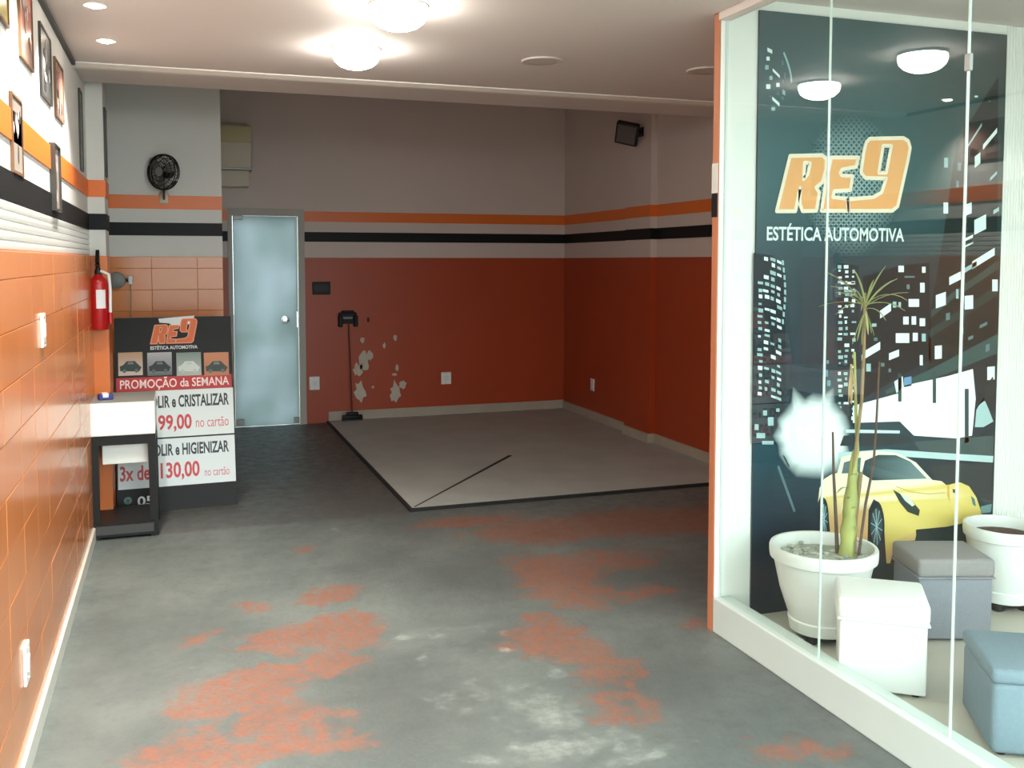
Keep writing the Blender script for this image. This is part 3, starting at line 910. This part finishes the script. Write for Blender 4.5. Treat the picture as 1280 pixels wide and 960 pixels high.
# ---- planters
def pot(name, label, loc, rt, rb, h, content):
    t = thing(name, label, 'potted plant', loc, 0)
    z0 = .035
    MB().lathe([(rb * .8, z0), (rb, z0 + .004), (rb * 1.06, z0 + .05), (rb * 1.02, z0 + .056), (rb * 1.04, z0 + .062), (rb + (rt - rb) * .5, z0 + .45 * h), (rb + (rt - rb) * .82, z0 + .78 * h), (rt * .93, h - .055),
                (rt * .99, h - .05), (rt, h - .03), (rt, h - .008), (rt * .985, h), (rt * .93, h), (rt * .915, h - .01), (rt * .9, h - .06), (0, h - .06)], 40, cap=False).build('pot', M['white_gloss'], t, 35)
    MB().lathe([(rt * .885, h - .061), (rt * .88, h - .052), (rt * .6, h - .044), (0, h - .042)], 28, cap=False).build('soil', content, t, 60)
    for k in range(4):
        a = k * math.pi / 2 + .5
        MB().lathe([(.02, 0), (.026, .004), (.026, .03), (.018, .04)], 12).build('foot', M['black_plastic'], t, 40, (rb * .72 * math.cos(a), rb * .72 * math.sin(a), 0))
    MB().lathe([(rb * .85, .022), (rb * .9, .03), (rb * .85, .038)], 24).build('saucer', M['black_plastic'], t, 40)
    return t
p1 = pot('potted_plant', 'tall leggy cane plant with spiky leaf tuft in a large white pot', (2.49, 3.24, .05), .215, .13, .385, M['pebbles'])
gv = MB()
for k in range(60):
    a, rr = random.uniform(0, 6.28), .18 * math.sqrt(random.random())
    s = random.uniform(.007, .014)
    gv.rbox(-s, s, -s * .8, s * .8, -s * .5, s * .6, s * .35, 1, Matrix.Translation((rr * math.cos(a), rr * math.sin(a), .385 - .038)) @ Matrix.Rotation(random.uniform(0, 6), 4, 'Z'))
gv.build('gravel', M['pebbles'], p1, kind='stuff')
p2 = pot('potted_plant', 'white plastic pot of brown soil with one thin stick, right of the dark grey pouf', (3.49, 3.27, .05), .175, .115, .37, M['soil'])

pl = p1
def pp(px, py, dy=0.0):       # local point of the plant on its own vertical plane
    q = on_plane(px, py, (2.49, 3.24 + dy, 0), (_f.x, _f.y, 0))
    return q - Vector((2.49, 3.24, .05))
MB().tube([pp(1062, 705), pp(1058, 655), pp(1064, 600), pp(1070, 560), pp(1077, 500), pp(1080, 440), pp(1081, 366)], .0085, 8, .006).build('cane', M['cane'], pl, 60)
MB().tube([pp(1056, 702, .02), pp(1056, 640, .02), pp(1064, 600, .02), pp(1072, 565, .02), pp(1070, 520, .02), pp(1068, 440, .02)], .011, 8, .005).build('cane', M['stem_green'], pl, 60)
MB().tube([pp(1072, 704, -.03), pp(1082, 630, -.03), pp(1092, 580, -.03), pp(1096, 520, -.03), pp(1099, 452, -.03)], .006, 8, .004).build('cane', M['cane_dark'], pl, 60)
MB().tube([pp(1047, 706, .03), pp(1045, 650, .03), pp(1042, 590, .03), pp(1041, 540, .03)], .0085, 8, .004).build('cane', M['cane_dark'], pl, 60)
MB().tube([pp(1066, 706, .04), pp(1068, 660, .04), pp(1072, 620, .04), pp(1076, 590, .04)], .012, 8, .009).build('cane', M['cane'], pl, 60)
# thick knotty green base
MB().lathe([(.028, 0), (.032, .05), (.026, .09), (.033, .14), (.024, .2), (.029, .26), (.02, .33), (.016, .42), (.008, .47), (0, .475)], 12, Matrix.Translation(pp(1057, 705, .0)) @ Matrix.Rotation(R(4), 4, 'Y')).build('knotty_stem', M['stem_green'], pl, 60)
tip = pp(1082, 378)
for k in range(20):
    a = k * 2.399 + .3
    el = random.uniform(.15, 1.25)
    d = Vector((math.cos(a) * math.cos(el), math.sin(a) * math.cos(el), math.sin(el)))
    MB().leaf(tip - Vector((0, 0, random.uniform(0, .03))), d, random.uniform(.13, .24), .006, random.uniform(.5, 1.3)).build('leaf', M['leaf'], pl)
for k in range(6):
    a = k * 1.1
    MB().leaf(tip - Vector((0, 0, .03)), (math.cos(a) * .35, math.sin(a) * .35, -.8), random.uniform(.1, .17), .007, .4).build('leaf', M['leaf'], pl)
dl = pp(1064, 455, .02)
for k in range(5):
    MB().leaf(dl - Vector((0, 0, .01 * k)), (random.uniform(-.3, .1), random.uniform(-.2, .2), -1), random.uniform(.1, .18), .009, .1).build('dry_leaf', M['dry_leaf'], pl)
for k in range(7):
    MB().leaf(pp(1060, 690 - 16 * k), (random.uniform(-1, 1), random.uniform(-1, .2), .5), random.uniform(.04, .08), .008, 1.2).build('leaf', M['leaf'], pl)
MB().tube([(0, 0, 0), (.004, .0, .12), (-.002, 0, .25)], .004, 6, .003).build('plant_stick', M['cane'], p2, 60)

# ---- poufs
def pouf(label, loc, rz, w, d, h, body, lid):
    t = thing('pouf', label, 'pouf', loc, rz)
    MB().rbox(-w / 2 + .008, w / 2 - .008, -d / 2 + .008, d / 2 - .008, .012, h - .075, .008, 2).build('body', body, t, 50)
    MB().rbox(-w / 2, w / 2, -d / 2, d / 2, h - .078, h, .018, 3).build('lid', lid, t, 50)
    MB().rbox(-w / 2 - .001, w / 2 + .001, -d / 2 - .001, d / 2 + .001, h - .082, h - .074, .003, 1).build('piping', body, t)
    for sx in (-1, 1):
        for sy in (-1, 1): MB().lathe([(.014, 0), (.016, .015)], 10).build('foot', M['black_plastic'], t, None, (sx * (w / 2 - .04), sy * (d / 2 - .04), 0))
    return t
pouf('dark grey fabric cube pouf between the two white pots', (3.005, 3.135, .05), R(-19), .315, .28, .345, M['grey_fabric'], M['grey_fabric2'])
pouf('white cube pouf against the glass, in front of the tall plant pot', (2.425, 2.82, .05), R(-36), .31, .27, .345, M['white_leather'], M['white_leather'])
bp = thing('pouf', 'low blue grey pouf at the right edge of the picture, nearest of the poufs', 'pouf', (2.70, 2.26, .05), R(-30))
MB().rbox(-.28, .28, -.17, .17, .012, .24, .02, 3).build('body', M['blue_fabric'], bp, 50)
MB().rbox(-.285, .285, -.175, .175, .236, .285, .018, 3).build('lid', M['blue_fabric'], bp, 50)
for sx in (-1, 1):
    for sy in (-1, 1): MB().lathe([(.014, 0), (.016, .015)], 10).build('foot', M['black_plastic'], bp, None, (sx * .24, sy * .13, 0))

# ================================================================== LAMPS
def dome_lamp(x, y, label):
    t = thing('ceiling_light', label, 'ceiling light', (x, y, HC), 0, 'round opal ceiling lamps')
    MB().lathe([(0, -.014), (.118, -.014), (.122, -.008), (.12, 0), (0, 0)], 32, cap=False).build('base_ring', M['white_gloss'], t, 40)
    MB().lathe([(.112, -.012), (.114, -.035), (.104, -.062), (.08, -.083), (.045, -.096), (0, -.1)], 32, cap=False).build('diffuser', M['dome'], t, 60)
    return t
dome_lamp(.85, 4.72, 'round glowing opal ceiling lamp, the farther of the lit pair')
dome_lamp(.872, 3.88, 'round glowing opal ceiling lamp cut by the top edge, the nearer of the lit pair')

def spot_lamp(y, label):
    t = thing('downlight', label, 'downlight', (-.285, y, HC), 0, 'downlights along the left wall')
    MB().lathe([(.03, -.004), (.044, -.006), (.046, -.002), (.044, 0), (.03, 0)], 24, cap=False).build('trim_ring', M['white_gloss'], t, 40)
    MB().lathe([(.029, -.003), (.02, -.012), (0, -.016)], 20, cap=False).build('lamp_face', M['spot'], t, 60)
    d = bpy.data.lights.new('downlight_lamp', 'SPOT')
    d.energy = SPOT_W; d.color = (1, .94, .85); d.spot_size = R(110); d.spot_blend = .9; d.shadow_soft_size = .03
    l = bpy.data.objects.new('lamp_light', d); COL.objects.link(l); l.parent = t; l.location = (0, 0, -.03)
    return t
for y, lb in [(4.93, 'small lit downlight nearest the cornice by the left wall'), (4.27, 'small lit downlight by the left wall at the top edge of the picture'),
              (3.61, 'small lit downlight near the left wall, just outside the top edge'), (2.95, 'small lit downlight near the left wall, fourth from the cornice'),
              (2.29, 'small lit downlight near the left wall, fifth from the cornice'), (1.63, 'small lit downlight near the left wall, closest to the street')]:
    spot_lamp(y, lb)
for x, y, lb in [(1.81, 4.69, 'unlit flush round lamp in the ceiling right of the lit lamps'), (2.74, 4.63, 'unlit flush round lamp in the ceiling close to the mural partition')]:
    t = thing('flush_light', lb, 'ceiling light', (x, y, HC))
    MB().lathe([(.075, -.006), (.105, -.008), (.11, -.003), (.11, 0), (.075, 0)], 32, cap=False).build('trim_ring', M['unlit'], t, 40)
    MB().lathe([(.074, -.004), (0, -.004)], 28, cap=False).build('diffuser', M['unlit'], t)

# ================================================================== LEFT WALL PICTURES
def poster(y0, y1, z0, z1, frame, cols, label, rnds, X=XL, tk=.010):
    t = thing('framed_picture', label, 'picture', (X, (y0 + y1) / 2, z0), 0, None)
    w, h = (y1 - y0) / 2, z1 - z0
    f = MB()
    f.box(0, tk, -w, w, 0, .009).box(0, tk, -w, w, h - .009, h).box(0, tk, -w, -w + .009, .009, h - .009).box(0, tk, w - .009, w, .009, h - .009)
    f.build('frame', M[frame], t)
    pr_ = Print((X + tk * .6, y0 + .008, z0 + .008), (0, 1, 0), (0, 0, 1))
    W, H = y1 - y0 - .016, h - .016
    rg = random.Random(rnds)
    pr_.tri([(0, 0), (W, 0), (W, H), (0, H)], [(*lin(cols[1]), 1), (*lin(cols[1]), 1), (*lin(cols[0]), 1), (*lin(cols[0]), 1)], 0)
    for k in range(7):
        cx, cy = rg.uniform(.15, .85) * W, rg.uniform(.15, .8) * H
        rx, ry = rg.uniform(.06, .14) * W, rg.uniform(.06, .16) * H
        pr_.poly([(cx + rx * math.cos(a * .6283) * rg.uniform(.7, 1.2), cy + ry * math.sin(a * .6283) * rg.uniform(.7, 1.2)) for a in range(10)], cols[2 + k % (len(cols) - 2)], 1 + k)
    pr_.build('print', M['poster'], t)
    MB().box(0, tk * .5, -w + .008, w - .008, .008, h - .008).build('backing', M['wood'], t)
    return t
poster(3.10, 3.41, 2.325, 2.60, 'wood', [(150, 120, 60), (190, 170, 90), (90, 70, 50), (200, 190, 150)], 'yellow brown picture cut by the top left corner', 1)
poster(3.65, 3.96, 2.29, 2.575, 'wood', [(200, 80, 70), (150, 130, 120), (190, 150, 130), (90, 80, 80), (210, 190, 180)], 'red topped picture on the upper left wall, left of the grey one', 2)
poster(4.18, 4.52, 2.25, 2.53, 'black_frame', [(96, 96, 94), (70, 70, 70), (130, 130, 128), (50, 50, 50)], 'dark grey picture in the middle of the upper row on left wall', 3)
poster(4.66, 4.98, 2.235, 2.49, 'wood', [(150, 110, 100), (120, 100, 96), (170, 150, 140), (80, 60, 56)], 'reddish grey picture at the far end of the upper row', 4)
poster(3.41, 3.63, 1.88, 2.135, 'wood', [(140, 130, 124), (170, 160, 150), (200, 190, 184), (80, 74, 70)], 'brown framed picture hung low over the black stripe at the left edge', 5)
poster(4.42, 4.63, 1.81, 2.09, 'black_frame', [(160, 150, 140), (150, 140, 130), (190, 180, 170), (110, 96, 90)], 'dark edged picture hung low over the orange stripe', 6, tk=.024)
poster(5.80, 5.96, 2.10, 2.545, 'black_frame', [(70, 74, 76), (60, 62, 64), (90, 94, 96)], 'narrow dark picture in the corner just left of the pilaster', 7)
t = poster(6.30, 6.44, 2.11, 2.52, 'black_frame', [(64, 66, 68), (52, 54, 56), (84, 86, 88)], 'narrow dark picture on the side of the left pilaster', 8, X=-.39)

# ---- plates on walls
def plate(px, py, ax, val, w, h, label, double=True, facing=None, z=None):
    n = {'x': (1, 0, 0), 'y': (0, 1, 0)}[ax]
    q = on_plane(px, py, tuple(v * val for v in n), n)
    rz = {'L': R(90), 'B': 0, 'R': R(-90)}[facing]
    t = thing('wall_plate', label, 'wall plate', (q.x, q.y, q.z - h / 2), rz)
    MB().rbox(-w / 2, w / 2, -.010, 0, 0, h, .003, 2).build('plate', M['white_gloss'], t)
    MB().rbox(-w * .22, w * .22, -.014, -.008, h * .3, h * .7, .002, 1).build('socket', M['label'], t)
    for k in (.12, .88): MB().lathe([(.004, 0), (.003, .002)], 8, Matrix.Translation((0, -.010, h * k)) @ Matrix.Rotation(R(90), 4, 'X')).build('screw', M['chrome'], t)
    return t
plate(52, 413, 'x', XL + .0125, .085, .125, 'white switch plate on the orange tiles at half height of left wall', facing='L')
plate(31, 829, 'x', XL + .0125, .08, .125, 'white socket plate low on the orange tiles near the bottom left', facing='L')
plate(393, 479, 'y', YB - .005, .10, .13, 'pale socket plate on the back wall right beside the door frame', facing='B')
plate(557.5, 472.5, 'y', YB - .005, .105, .125, 'white socket plate on the back wall right of the peeled paint', facing='B')
plate(741, 481, 'x', XR - .005, .08, .12, 'small white socket plate on the shaded right wall', facing='R')

# ================================================================== BACK WALL THINGS
t = thing('plaque', 'small black plaque on the orange back wall above the bracket', 'plaque', (1.345, YB - .005, 1.27))
MB().rbox(-.088, .088, -.012, 0, 0, .125, .003, 1).build('panel', M['black_plastic'], t)
MB().box(-.07, .07, -.0132, -.011, .03, .095).build('face', M['black_metal'], t)
t = thing('hose_bracket', 'black wall bracket with a grey bar on the orange back wall', 'bracket', (1.597, YB - .005, .95))
MB().rbox(-.09, .09, -.03, 0, .03, .14, .008, 2).rbox(-.095, -.055, -.07, 0, 0, .11, .006, 1).rbox(.055, .095, -.07, 0, 0, .11, .006, 1).build('bracket', M['black_plastic'], t)
MB().rbox(-.05, .05, -.04, -.025, .075, .1, .004, 1).build('bar', M['grey_plastic'], t)
MB().rbox(-.06, .06, -.05, 0, .135, .16, .006, 1).build('cap', M['black_plastic'], t)
t = thing('wall_hook', 'tiny dark hook on back wall right of the black bracket', 'hook', (1.805, YB - .005, .99))
MB().rbox(-.012, .012, -.008, 0, 0, .045, .002, 1).tube([(0, -.006, .03), (0, -.03, .02), (0, -.035, .035)], .004).build('hook', M['black_metal'], t)
t = thing('squeegee', 'black footed floor squeegee with thin dark handle standing under the bracket', 'squeegee', (1.62, YB - .10, .022))
MB().rbox(-.10, .10, -.02, .02, .012, .06, .01, 2).rbox(-.06, .06, -.025, .025, .05, .085, .01, 2).build('head', M['black_plastic'], t, 40)
MB().box(-.105, .105, -.004, .004, 0, .02).build('blade', M['dark_grey'], t)
MB().tube([(0, 0, .07), (-.01, .025, .6), (-.02, .04, .97)], .007).build('handle', M['handle_red'], t, 60)

t = thing('wall_box', 'beige boxy unit high on the back wall, partly behind the white wall block', 'wall unit', (.50, YB, 2.29))
MB().rbox(-.155, .19, -.22, 0, .165, .56, .012, 2).build('casing', M['beige'], t)
MB().rbox(-.155, .192, -.224, -.2, .40, .55, .006, 1).build('front_panel', M['olive'], t)
MB().rbox(-.155, .195, -.23, 0, .15, .17, .004, 1).build('ledge', M['alu'], t)
MB().rbox(-.155, .17, -.18, 0, 0, .15, .008, 1).build('lower_casing', M['beige'], t)

# floodlight on the right pilaster
fd = thing('floodlight', 'black floodlight aimed down from the right wall under the beam', 'floodlight', (XR - .06, 7.60, 2.66))
mx = Matrix.Translation((-.15, -.02, .04)) @ Vector((-.62, -.62, -.48)).to_track_quat('-Y', 'Z').to_matrix().to_4x4() @ Matrix.Rotation(R(16), 4, 'Y')
MB().rbox(-.10, .10, -.03, .03, -.10, .10, .012, 2, mx).build('housing', M['black_metal'], fd, 40)
MB().box(-.082, .082, -.0325, -.028, -.08, .08, mx).build('lens', M['lens'], fd)
for k in range(6): MB().box(-.085 + k * .034 - .004, -.085 + k * .034 + .004, .028, .055, -.08, .08, mx).build('cooling_fin', M['black_metal'], fd)
MB().tube([mx @ Vector((.105, 0, 0)), (-.05, .0, .06), (0, 0, .06)], .012).rbox(-.012, 0, -.04, .04, .02, .10, .004, 1).build('bracket', M['black_metal'], fd)

# ---- wall fan on the block
fan = thing('wall_fan', 'dark round wall fan on the white wall above the orange stripe', 'fan', (-.068, 7.55, 2.03))
MB().rbox(-.03, .03, -.03, 0, -.01, .06, .008, 2).lathe([(.035, 0), (.03, .02), (.014, .03)], 16, Matrix.Translation((0, -.02, .05))).build('wall_mount', M['beige'], fan, 40)
MB().tube([(0, -.05, .02), (0, -.09, .06), (0, -.10, .12), (0, -.10, .17)], .009).build('stem', M['dark_grey'], fan, 60)
fm = Matrix.Translation((0, -.12, .21)) @ Matrix.Rotation(R(-40), 4, 'Z') @ Matrix.Rotation(R(90), 4, 'X')
MB().lathe([(.012, -.075), (.04, -.07), (.044, -.02), (.03, -.012)], 20, fm).build('motor', M['black_plastic'], fan, 40)
cg = MB()
def ring(mb, r, z, tr, m, n=32):
    pts = [m @ Vector((r * math.cos(2 * math.pi * i / n), r * math.sin(2 * math.pi * i / n), z)) for i in range(n + 1)]
    mb.tube(pts, tr, 5)
for r_, z_ in ((.127, 0), (.124, .02), (.124, -.02), (.1, .036), (.07, .042), (.1, -.03), (.035, .045)): ring(cg, r_, z_, .0028 if r_ < .12 else .005, fm)
for k in range(28):
    a = 2 * math.pi * k / 28
    c_, s_ = math.cos(a), math.sin(a)
    cg.tube([fm @ Vector((.03 * c_, .03 * s_, .046)), fm @ Vector((.08 * c_, .08 * s_, .041)), fm @ Vector((.127 * c_, .127 * s_, 0)), fm @ Vector((.08 * c_, .08 * s_, -.034)), fm @ Vector((.04 * c_, .04 * s_, -.04))], .0016, 4)
cg.build('cage', M['black_metal'], fan, 60)
MB().lathe([(.032, .04), (.034, .048), (0, .052)], 16, fm).build('badge', M['grey_plastic'], fan, 40)
for k in range(3):
    a = k * 2 * math.pi / 3 + .4
    bl = []
    for r_, da in ((.02, -.3), (.06, -.5), (.105, -.42), (.115, 0), (.1, .38), (.06, .42), (.02, .3)):
        bl.append(fm @ Vector((r_ * math.cos(a + da), r_ * math.sin(a + da), .012 + .012 * da)))
    n_ = (bl[2] - bl[0]).cross(bl[4] - bl[0]).normalized() * .003
    m_ = MB()
    va_ = [m_.bm.verts.new(p) for p in bl]; vb_ = [m_.bm.verts.new(p + n_) for p in bl]
    m_.bm.faces.new(va_); m_.bm.faces.new(vb_[::-1])
    for i in range(7): m_.bm.faces.new((va_[i], vb_[i], vb_[(i + 1) % 7], va_[(i + 1) % 7]))
    m_.build('blade', M['grey_plastic'], fan)

# ---- round fitting with nozzle on the block
t = thing('wall_fitting', 'grey round wall fitting with a pale nozzle beside the fire extinguisher', 'wall fitting', (-.40, 7.537, 1.46))
MB().lathe([(.03, 0), (.03, .03), (.056, .035), (.06, .05), (.058, .075), (.045, .085), (0, .088)], 24, Matrix.Rotation(R(90), 4, 'X')).build('drum', M['grey_plastic'], t, 35)
MB().tube([(.05, -.05, 0), (.075, -.05, .0)], .012).build('neck', M['black_plastic'], t, 60)
MB().lathe([(.012, -.032), (.016, -.028), (.014, -.01), (.02, .0), (.02, .02), (.014, .028), (0, .03)], 16, Matrix.Translation((.09, -.05, .003))).build('nozzle', M['label'], t, 40)
MB().tube([(.09, -.05, -.03), (.092, -.045, -.1), (.09, -.04, -.2), (.085, -.03, -.32)], .004).build('cord', M['cane'], t, 60)

# ---- fire extinguisher on the pilaster
fe = thing('fire_extinguisher', 'red fire extinguisher hanging on the left pilaster', 'fire extinguisher', (-.433, 6.175, 1.19))
MB().lathe([(.035, 0), (.05, .004), (.054, .012), (.054, .27), (.05, .292), (.035, .31), (.02, .322), (.016, .335)], 28).build('cylinder', M['red'], fe, 40)
lb = MB()
n_ = 10
for (r_, z0, z1, a0, a1) in ((.0548, .13, .24, -1.75, -.75),):
    for i in range(n_):
        qa, qb = a0 + (a1 - a0) * i / n_, a0 + (a1 - a0) * (i + 1) / n_
        lb.prism([(r_ * math.cos(qa), r_ * math.sin(qa), z0), (r_ * math.cos(qb), r_ * math.sin(qb), z0), (r_ * math.cos(qb), r_ * math.sin(qb), z1), (r_ * math.cos(qa), r_ * math.sin(qa), z1)], (-.001 * math.cos(qa), -.001 * math.sin(qa), 0))
lb.build('label_band', M['label'], fe)
MB().lathe([(.018, .33), (.02, .345), (.014, .365), (.01, .38)], 16).build('valve', M['black_metal'], fe, 40)
MB().rbox(-.012, .012, -.07, .03, .378, .39, .003, 1).prism([(-.01, -.06, .40), (-.01, .02, .39), (-.01, .03, .45), (-.01, .005, .475)], (.02, 0, 0)).build('lever', M['black_plastic'], fe)
MB().tube([(.015, -.01, .35), (.06, -.02, .33), (.066, -.02, .25), (.064, -.02, .1)], .009).build('hose', M['label'], fe, 60)
MB().tube([(.064, -.02, .105), (.064, -.02, .04)], .012, 10, .014).build('horn', M['red'], fe, 60)
MB().rbox(-.02, .02, .05, .072, .2, .33, .003, 1).build('hook', M['black_metal'], fe)

# ================================================================== STAND WITH WHITE TOP
tb = thing('side_stand', 'small black stand with thick white top and white drawer by left wall', 'stand', (-.302, 6.12, 0), R(0))
wv, dv = .174, .19
MB().rbox(-wv, wv, -.235, .22, .60, .79, .006, 2).build('top_box', M['white_panel'], tb)
MB().box(-wv + .004, wv - .004, -.231, .216, .788, .792).build('top_shade_sheet', M['top_shade_sheet'], tb)  # added grey sheet: the white top's weaker light put into colour
MB().box(-wv + .005, wv, -.225, .2, .545, .60).build('apron', M['black_metal'], tb)
for sx in (-1, 1):
    for y0 in (-.22, .15):
        x0 = sx * (wv - .02)
        l_ = MB()
        l_.prism([(x0 - .022, y0, .55), (x0 + .022, y0, .55), (x0 + .022 - sx * -.004, y0, 0), (x0 - .022 - sx * -.004, y0, 0)], (0, .045, 0))
        l_.build('leg', M['black_metal'], tb)
MB().rbox(-wv + .055, wv - .045, -.15, .12, .42, .535, .005, 2).build('drawer', M['white_panel'], tb)
MB().box(-wv + .01, wv - .01, -.235, .19, .015, .09).build('base_box', M['black_metal'], tb)
MB().box(-wv + .02, wv - .02, -.238, -.233, .03, .08).build('base_panel', M['dark_grey'], tb)
t = thing('small_bottle', 'tiny dark bottle with pale cap standing on the white stand top', 'bottle', (-.455, 6.27, .792))
MB().lathe([(.016, 0), (.018, .004), (.018, .045), (.008, .055), (.008, .06)], 16).build('body', M['handle_red'], t, 40)
MB().lathe([(.01, .058), (.01, .078), (0, .08)], 14).build('cap', M['label'], t, 40)
t = thing('small_packet', 'little blue and white packet lying on the white stand top', 'packet', (-.40, 6.03, .792), R(15))
MB().rbox(-.04, .04, -.025, .025, 0, .035, .006, 2).build('packet', M['blue'], t)
MB().rbox(-.022, .016, -.027, .02, .012, .042, .005, 1).build('flap', M['label'], t)

# ================================================================== SIGN BOARD (A-frame)
SA = thing('sign_board', 'standing promotion board with orange logo, four photos and red prices', 'sign', (-.012, 6.47, 0), R(1.5))
BWd, BH, LEAN = .73, 1.255, .26
sm = Matrix.LocRotScale(SA.location, SA.rotation_euler, None)
ang = math.asin(LEAN / BH)
pm_ = Matrix.Rotation(-ang, 4, 'X')
MB().box(-BWd / 2, BWd / 2, 0, .012, .0, BH, pm_).build('front_board', M['black_plastic'], SA)
bm_ = Matrix.Translation((0, LEAN * 2 + .03, 0)) @ Matrix.Rotation(ang, 4, 'X')
MB().box(-BWd / 2, BWd / 2, -.012, 0, .0, BH - .02, bm_).build('rear_board', M['black_plastic'], SA)
MB().tube([(-.3, LEAN + .01, BH * math.cos(ang) - .006), (.3, LEAN + .01, BH * math.cos(ang) - .006)], .008).build('hinge', M['alu'], SA, 60)
so = sm @ (pm_ @ Vector((-BWd / 2, -.0005, 0)))
sr = (sm.to_3x3() @ Vector((1, 0, 0))); su = (sm.to_3x3() @ (pm_.to_3x3() @ Vector((0, 0, 1))))
S = Print(so, sr, su)
def edge_v(py): return S.px(220, py)[1]
def rect(x0, x1, v0, v1, col, layer, cols=None):
    S.poly([(x0, v0), (x1, v0), (x1, v1), (x0, v1)], col, layer, cols=cols)
E_ = .008
v_red0, v_red1 = edge_v(487), edge_v(470)
v_m = edge_v(546.5); v_b = edge_v(607)
rect(E_, BWd - E_, v_red0, v_red1, (176, 40, 42), 1)
rect(E_, BWd - .002, v_m + .004, v_red0 - .002, (214, 220, 220), 1)
rect(E_, BWd - .002, v_b, v_m - .006, (210, 218, 220), 1)
S.text('PROMOÇÃO da SEMANA', .03, v_red0 + .004, BWd - .025, v_red1 - .001, (236, 214, 210), 2, bold=.012)
def tx(s, px0, px1, yb, yt, col, **k):
    a, b_ = S.px(px0, yb), S.px(px1, yb); c_ = S.px((px0 + px1) / 2, yt)[1]; d_ = S.px((px0 + px1) / 2, yb)[1]
    S.text(s, a[0], d_, b_[0], c_, col, 2, **k)
BLK, RED_ = (40, 42, 46), (190, 50, 56)
tx('POLIR e CRISTALIZAR', 183, 286.5, 508.5, 493, BLK, bold=.03)
tx('3x de', 150, 190, 541, 522, RED_, bold=.025)
tx('99,00', 198, 240, 540, 518, RED_, bold=.025)
tx('no cartão', 245, 286, 533, 521, (196, 96, 104), bold=.0)
tx('POLIR e HIGIENIZAR', 187, 286.5, 568, 553, BLK, bold=.03)
tx('3x de', 150, 188, 601, 582, RED_, bold=.025)
tx('130,00', 201, 250, 600, 577, RED_, bold=.025)
tx('no cartão', 256, 287, 594, 584, (196, 96, 104), bold=.0)
tx('05', 172, 192, 632, 620, (222, 226, 226), bold=.02)
gx = S.px(160, 626)
S.poly([(gx[0] + .024 * math.cos(a * .5236), gx[1] + .024 * math.sin(a * .5236)) for a in range(12)], (46, 96, 84), 2)
S.poly([(gx[0] + .012 * math.cos(a * .5236), gx[1] + .012 * math.sin(a * .5236)) for a in range(12)], (26, 40, 40), 3)
# logo, white glare painted into the print behind it, subtitle
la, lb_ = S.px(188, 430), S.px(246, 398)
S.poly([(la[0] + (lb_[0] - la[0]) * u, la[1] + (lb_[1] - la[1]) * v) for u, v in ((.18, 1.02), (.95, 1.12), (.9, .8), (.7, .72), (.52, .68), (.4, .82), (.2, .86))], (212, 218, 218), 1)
draw_logo(S, lambda x, y: (la[0] + (x - 215) / 890 * (lb_[0] - la[0]), la[1] + (608 - y) / 488 * (lb_[1] - la[1])), .006, (206, 104, 62), (214, 150, 120), 2)
tx('ESTÉTICA AUTOMOTIVA', 188, 247, 436.5, 431, (200, 204, 204), bold=.03)
# four photographs of car care
photos = [(148, 178, [(176, 140, 110), (196, 180, 168)], (40, 50, 46)), (184.5, 214.5, [(170, 168, 172), (90, 96, 96)], (34, 42, 42)), (221, 251, [(120, 136, 130), (168, 176, 170)], (196, 204, 198)), (255.5, 285.5, [(190, 128, 92), (176, 112, 80)], (48, 60, 58))]
for px0, px1, (ct, cb), cd in photos:
    a, b_ = S.px(px0, 470), S.px(px1, 440)
    rect(a[0], b_[0], a[1], b_[1], None, 2, cols=[cb, cb, ct, ct])
    w_, h_ = b_[0] - a[0], b_[1] - a[1]
    q = lambda u, v: (a[0] + u * w_, a[1] + v * h_)
    S.poly([q(.08, .2), q(.85, .16), q(.95, .34), q(.82, .46), q(.68, .62), q(.35, .62), q(.2, .46), q(.06, .4)], cd, 3)
    S.poly([q(.38, .48), q(.64, .48), q(.6, .58), q(.4, .58)], mixc(cd, (170, 180, 180), .5), 4)
    for cx in (.25, .74): S.poly([q(cx + .08 * math.cos(k * .785), .2 + .09 * math.sin(k * .785)) for k in range(8)], mixc(cd, (150, 156, 156), .4), 4)
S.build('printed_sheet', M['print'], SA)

# ---- pieces that belong to a part become its sub-parts
SUBS = [('wall_plate', 'plate', ('socket', 'screw')), ('floodlight', 'housing', ('lens', 'cooling_fin')), ('wall_fan', 'cage', ('badge',)), ('wall_fan', 'motor', ('blade',)),
        ('fire_extinguisher', 'cylinder', ('label_band', 'valve', 'hook')), ('fire_extinguisher', 'hose', ('horn',)), ('sign_board', 'front_board', ('printed_sheet',)),
        ('wall_box', 'casing', ('front_panel', 'ledge')), ('squeegee', 'head', ('blade',)), ('side_stand', 'base_box', ('base_panel',)), ('pouf', 'lid', ('piping',)), ('pouf', 'body', ('foot',)),
        ('potted_plant', 'pot', ('saucer', 'foot')), ('mural', 'backing', ('printed_scene', 'mesh_pattern', 'logo', 'lettering')), ('hose_bracket', 'bracket', ('bar', 'cap')), ('door_1', 'door_leaf', ('door_knob', 'lock_plate', 'hinge', 'edge_strip'))]
base = lambda o: o.name.split('.')[0]
for tn, pn, subs in SUBS:
    for t in [o for o in COL.objects if o.parent is None and base(o) == tn]:
        part = next((c for c in t.children if base(c) == pn), None)
        if part is None: continue
        for c in [c for c in t.children if base(c) in subs]:
            mpi = c.matrix_parent_inverse.copy()
            c.parent = part
            c.matrix_parent_inverse = mpi
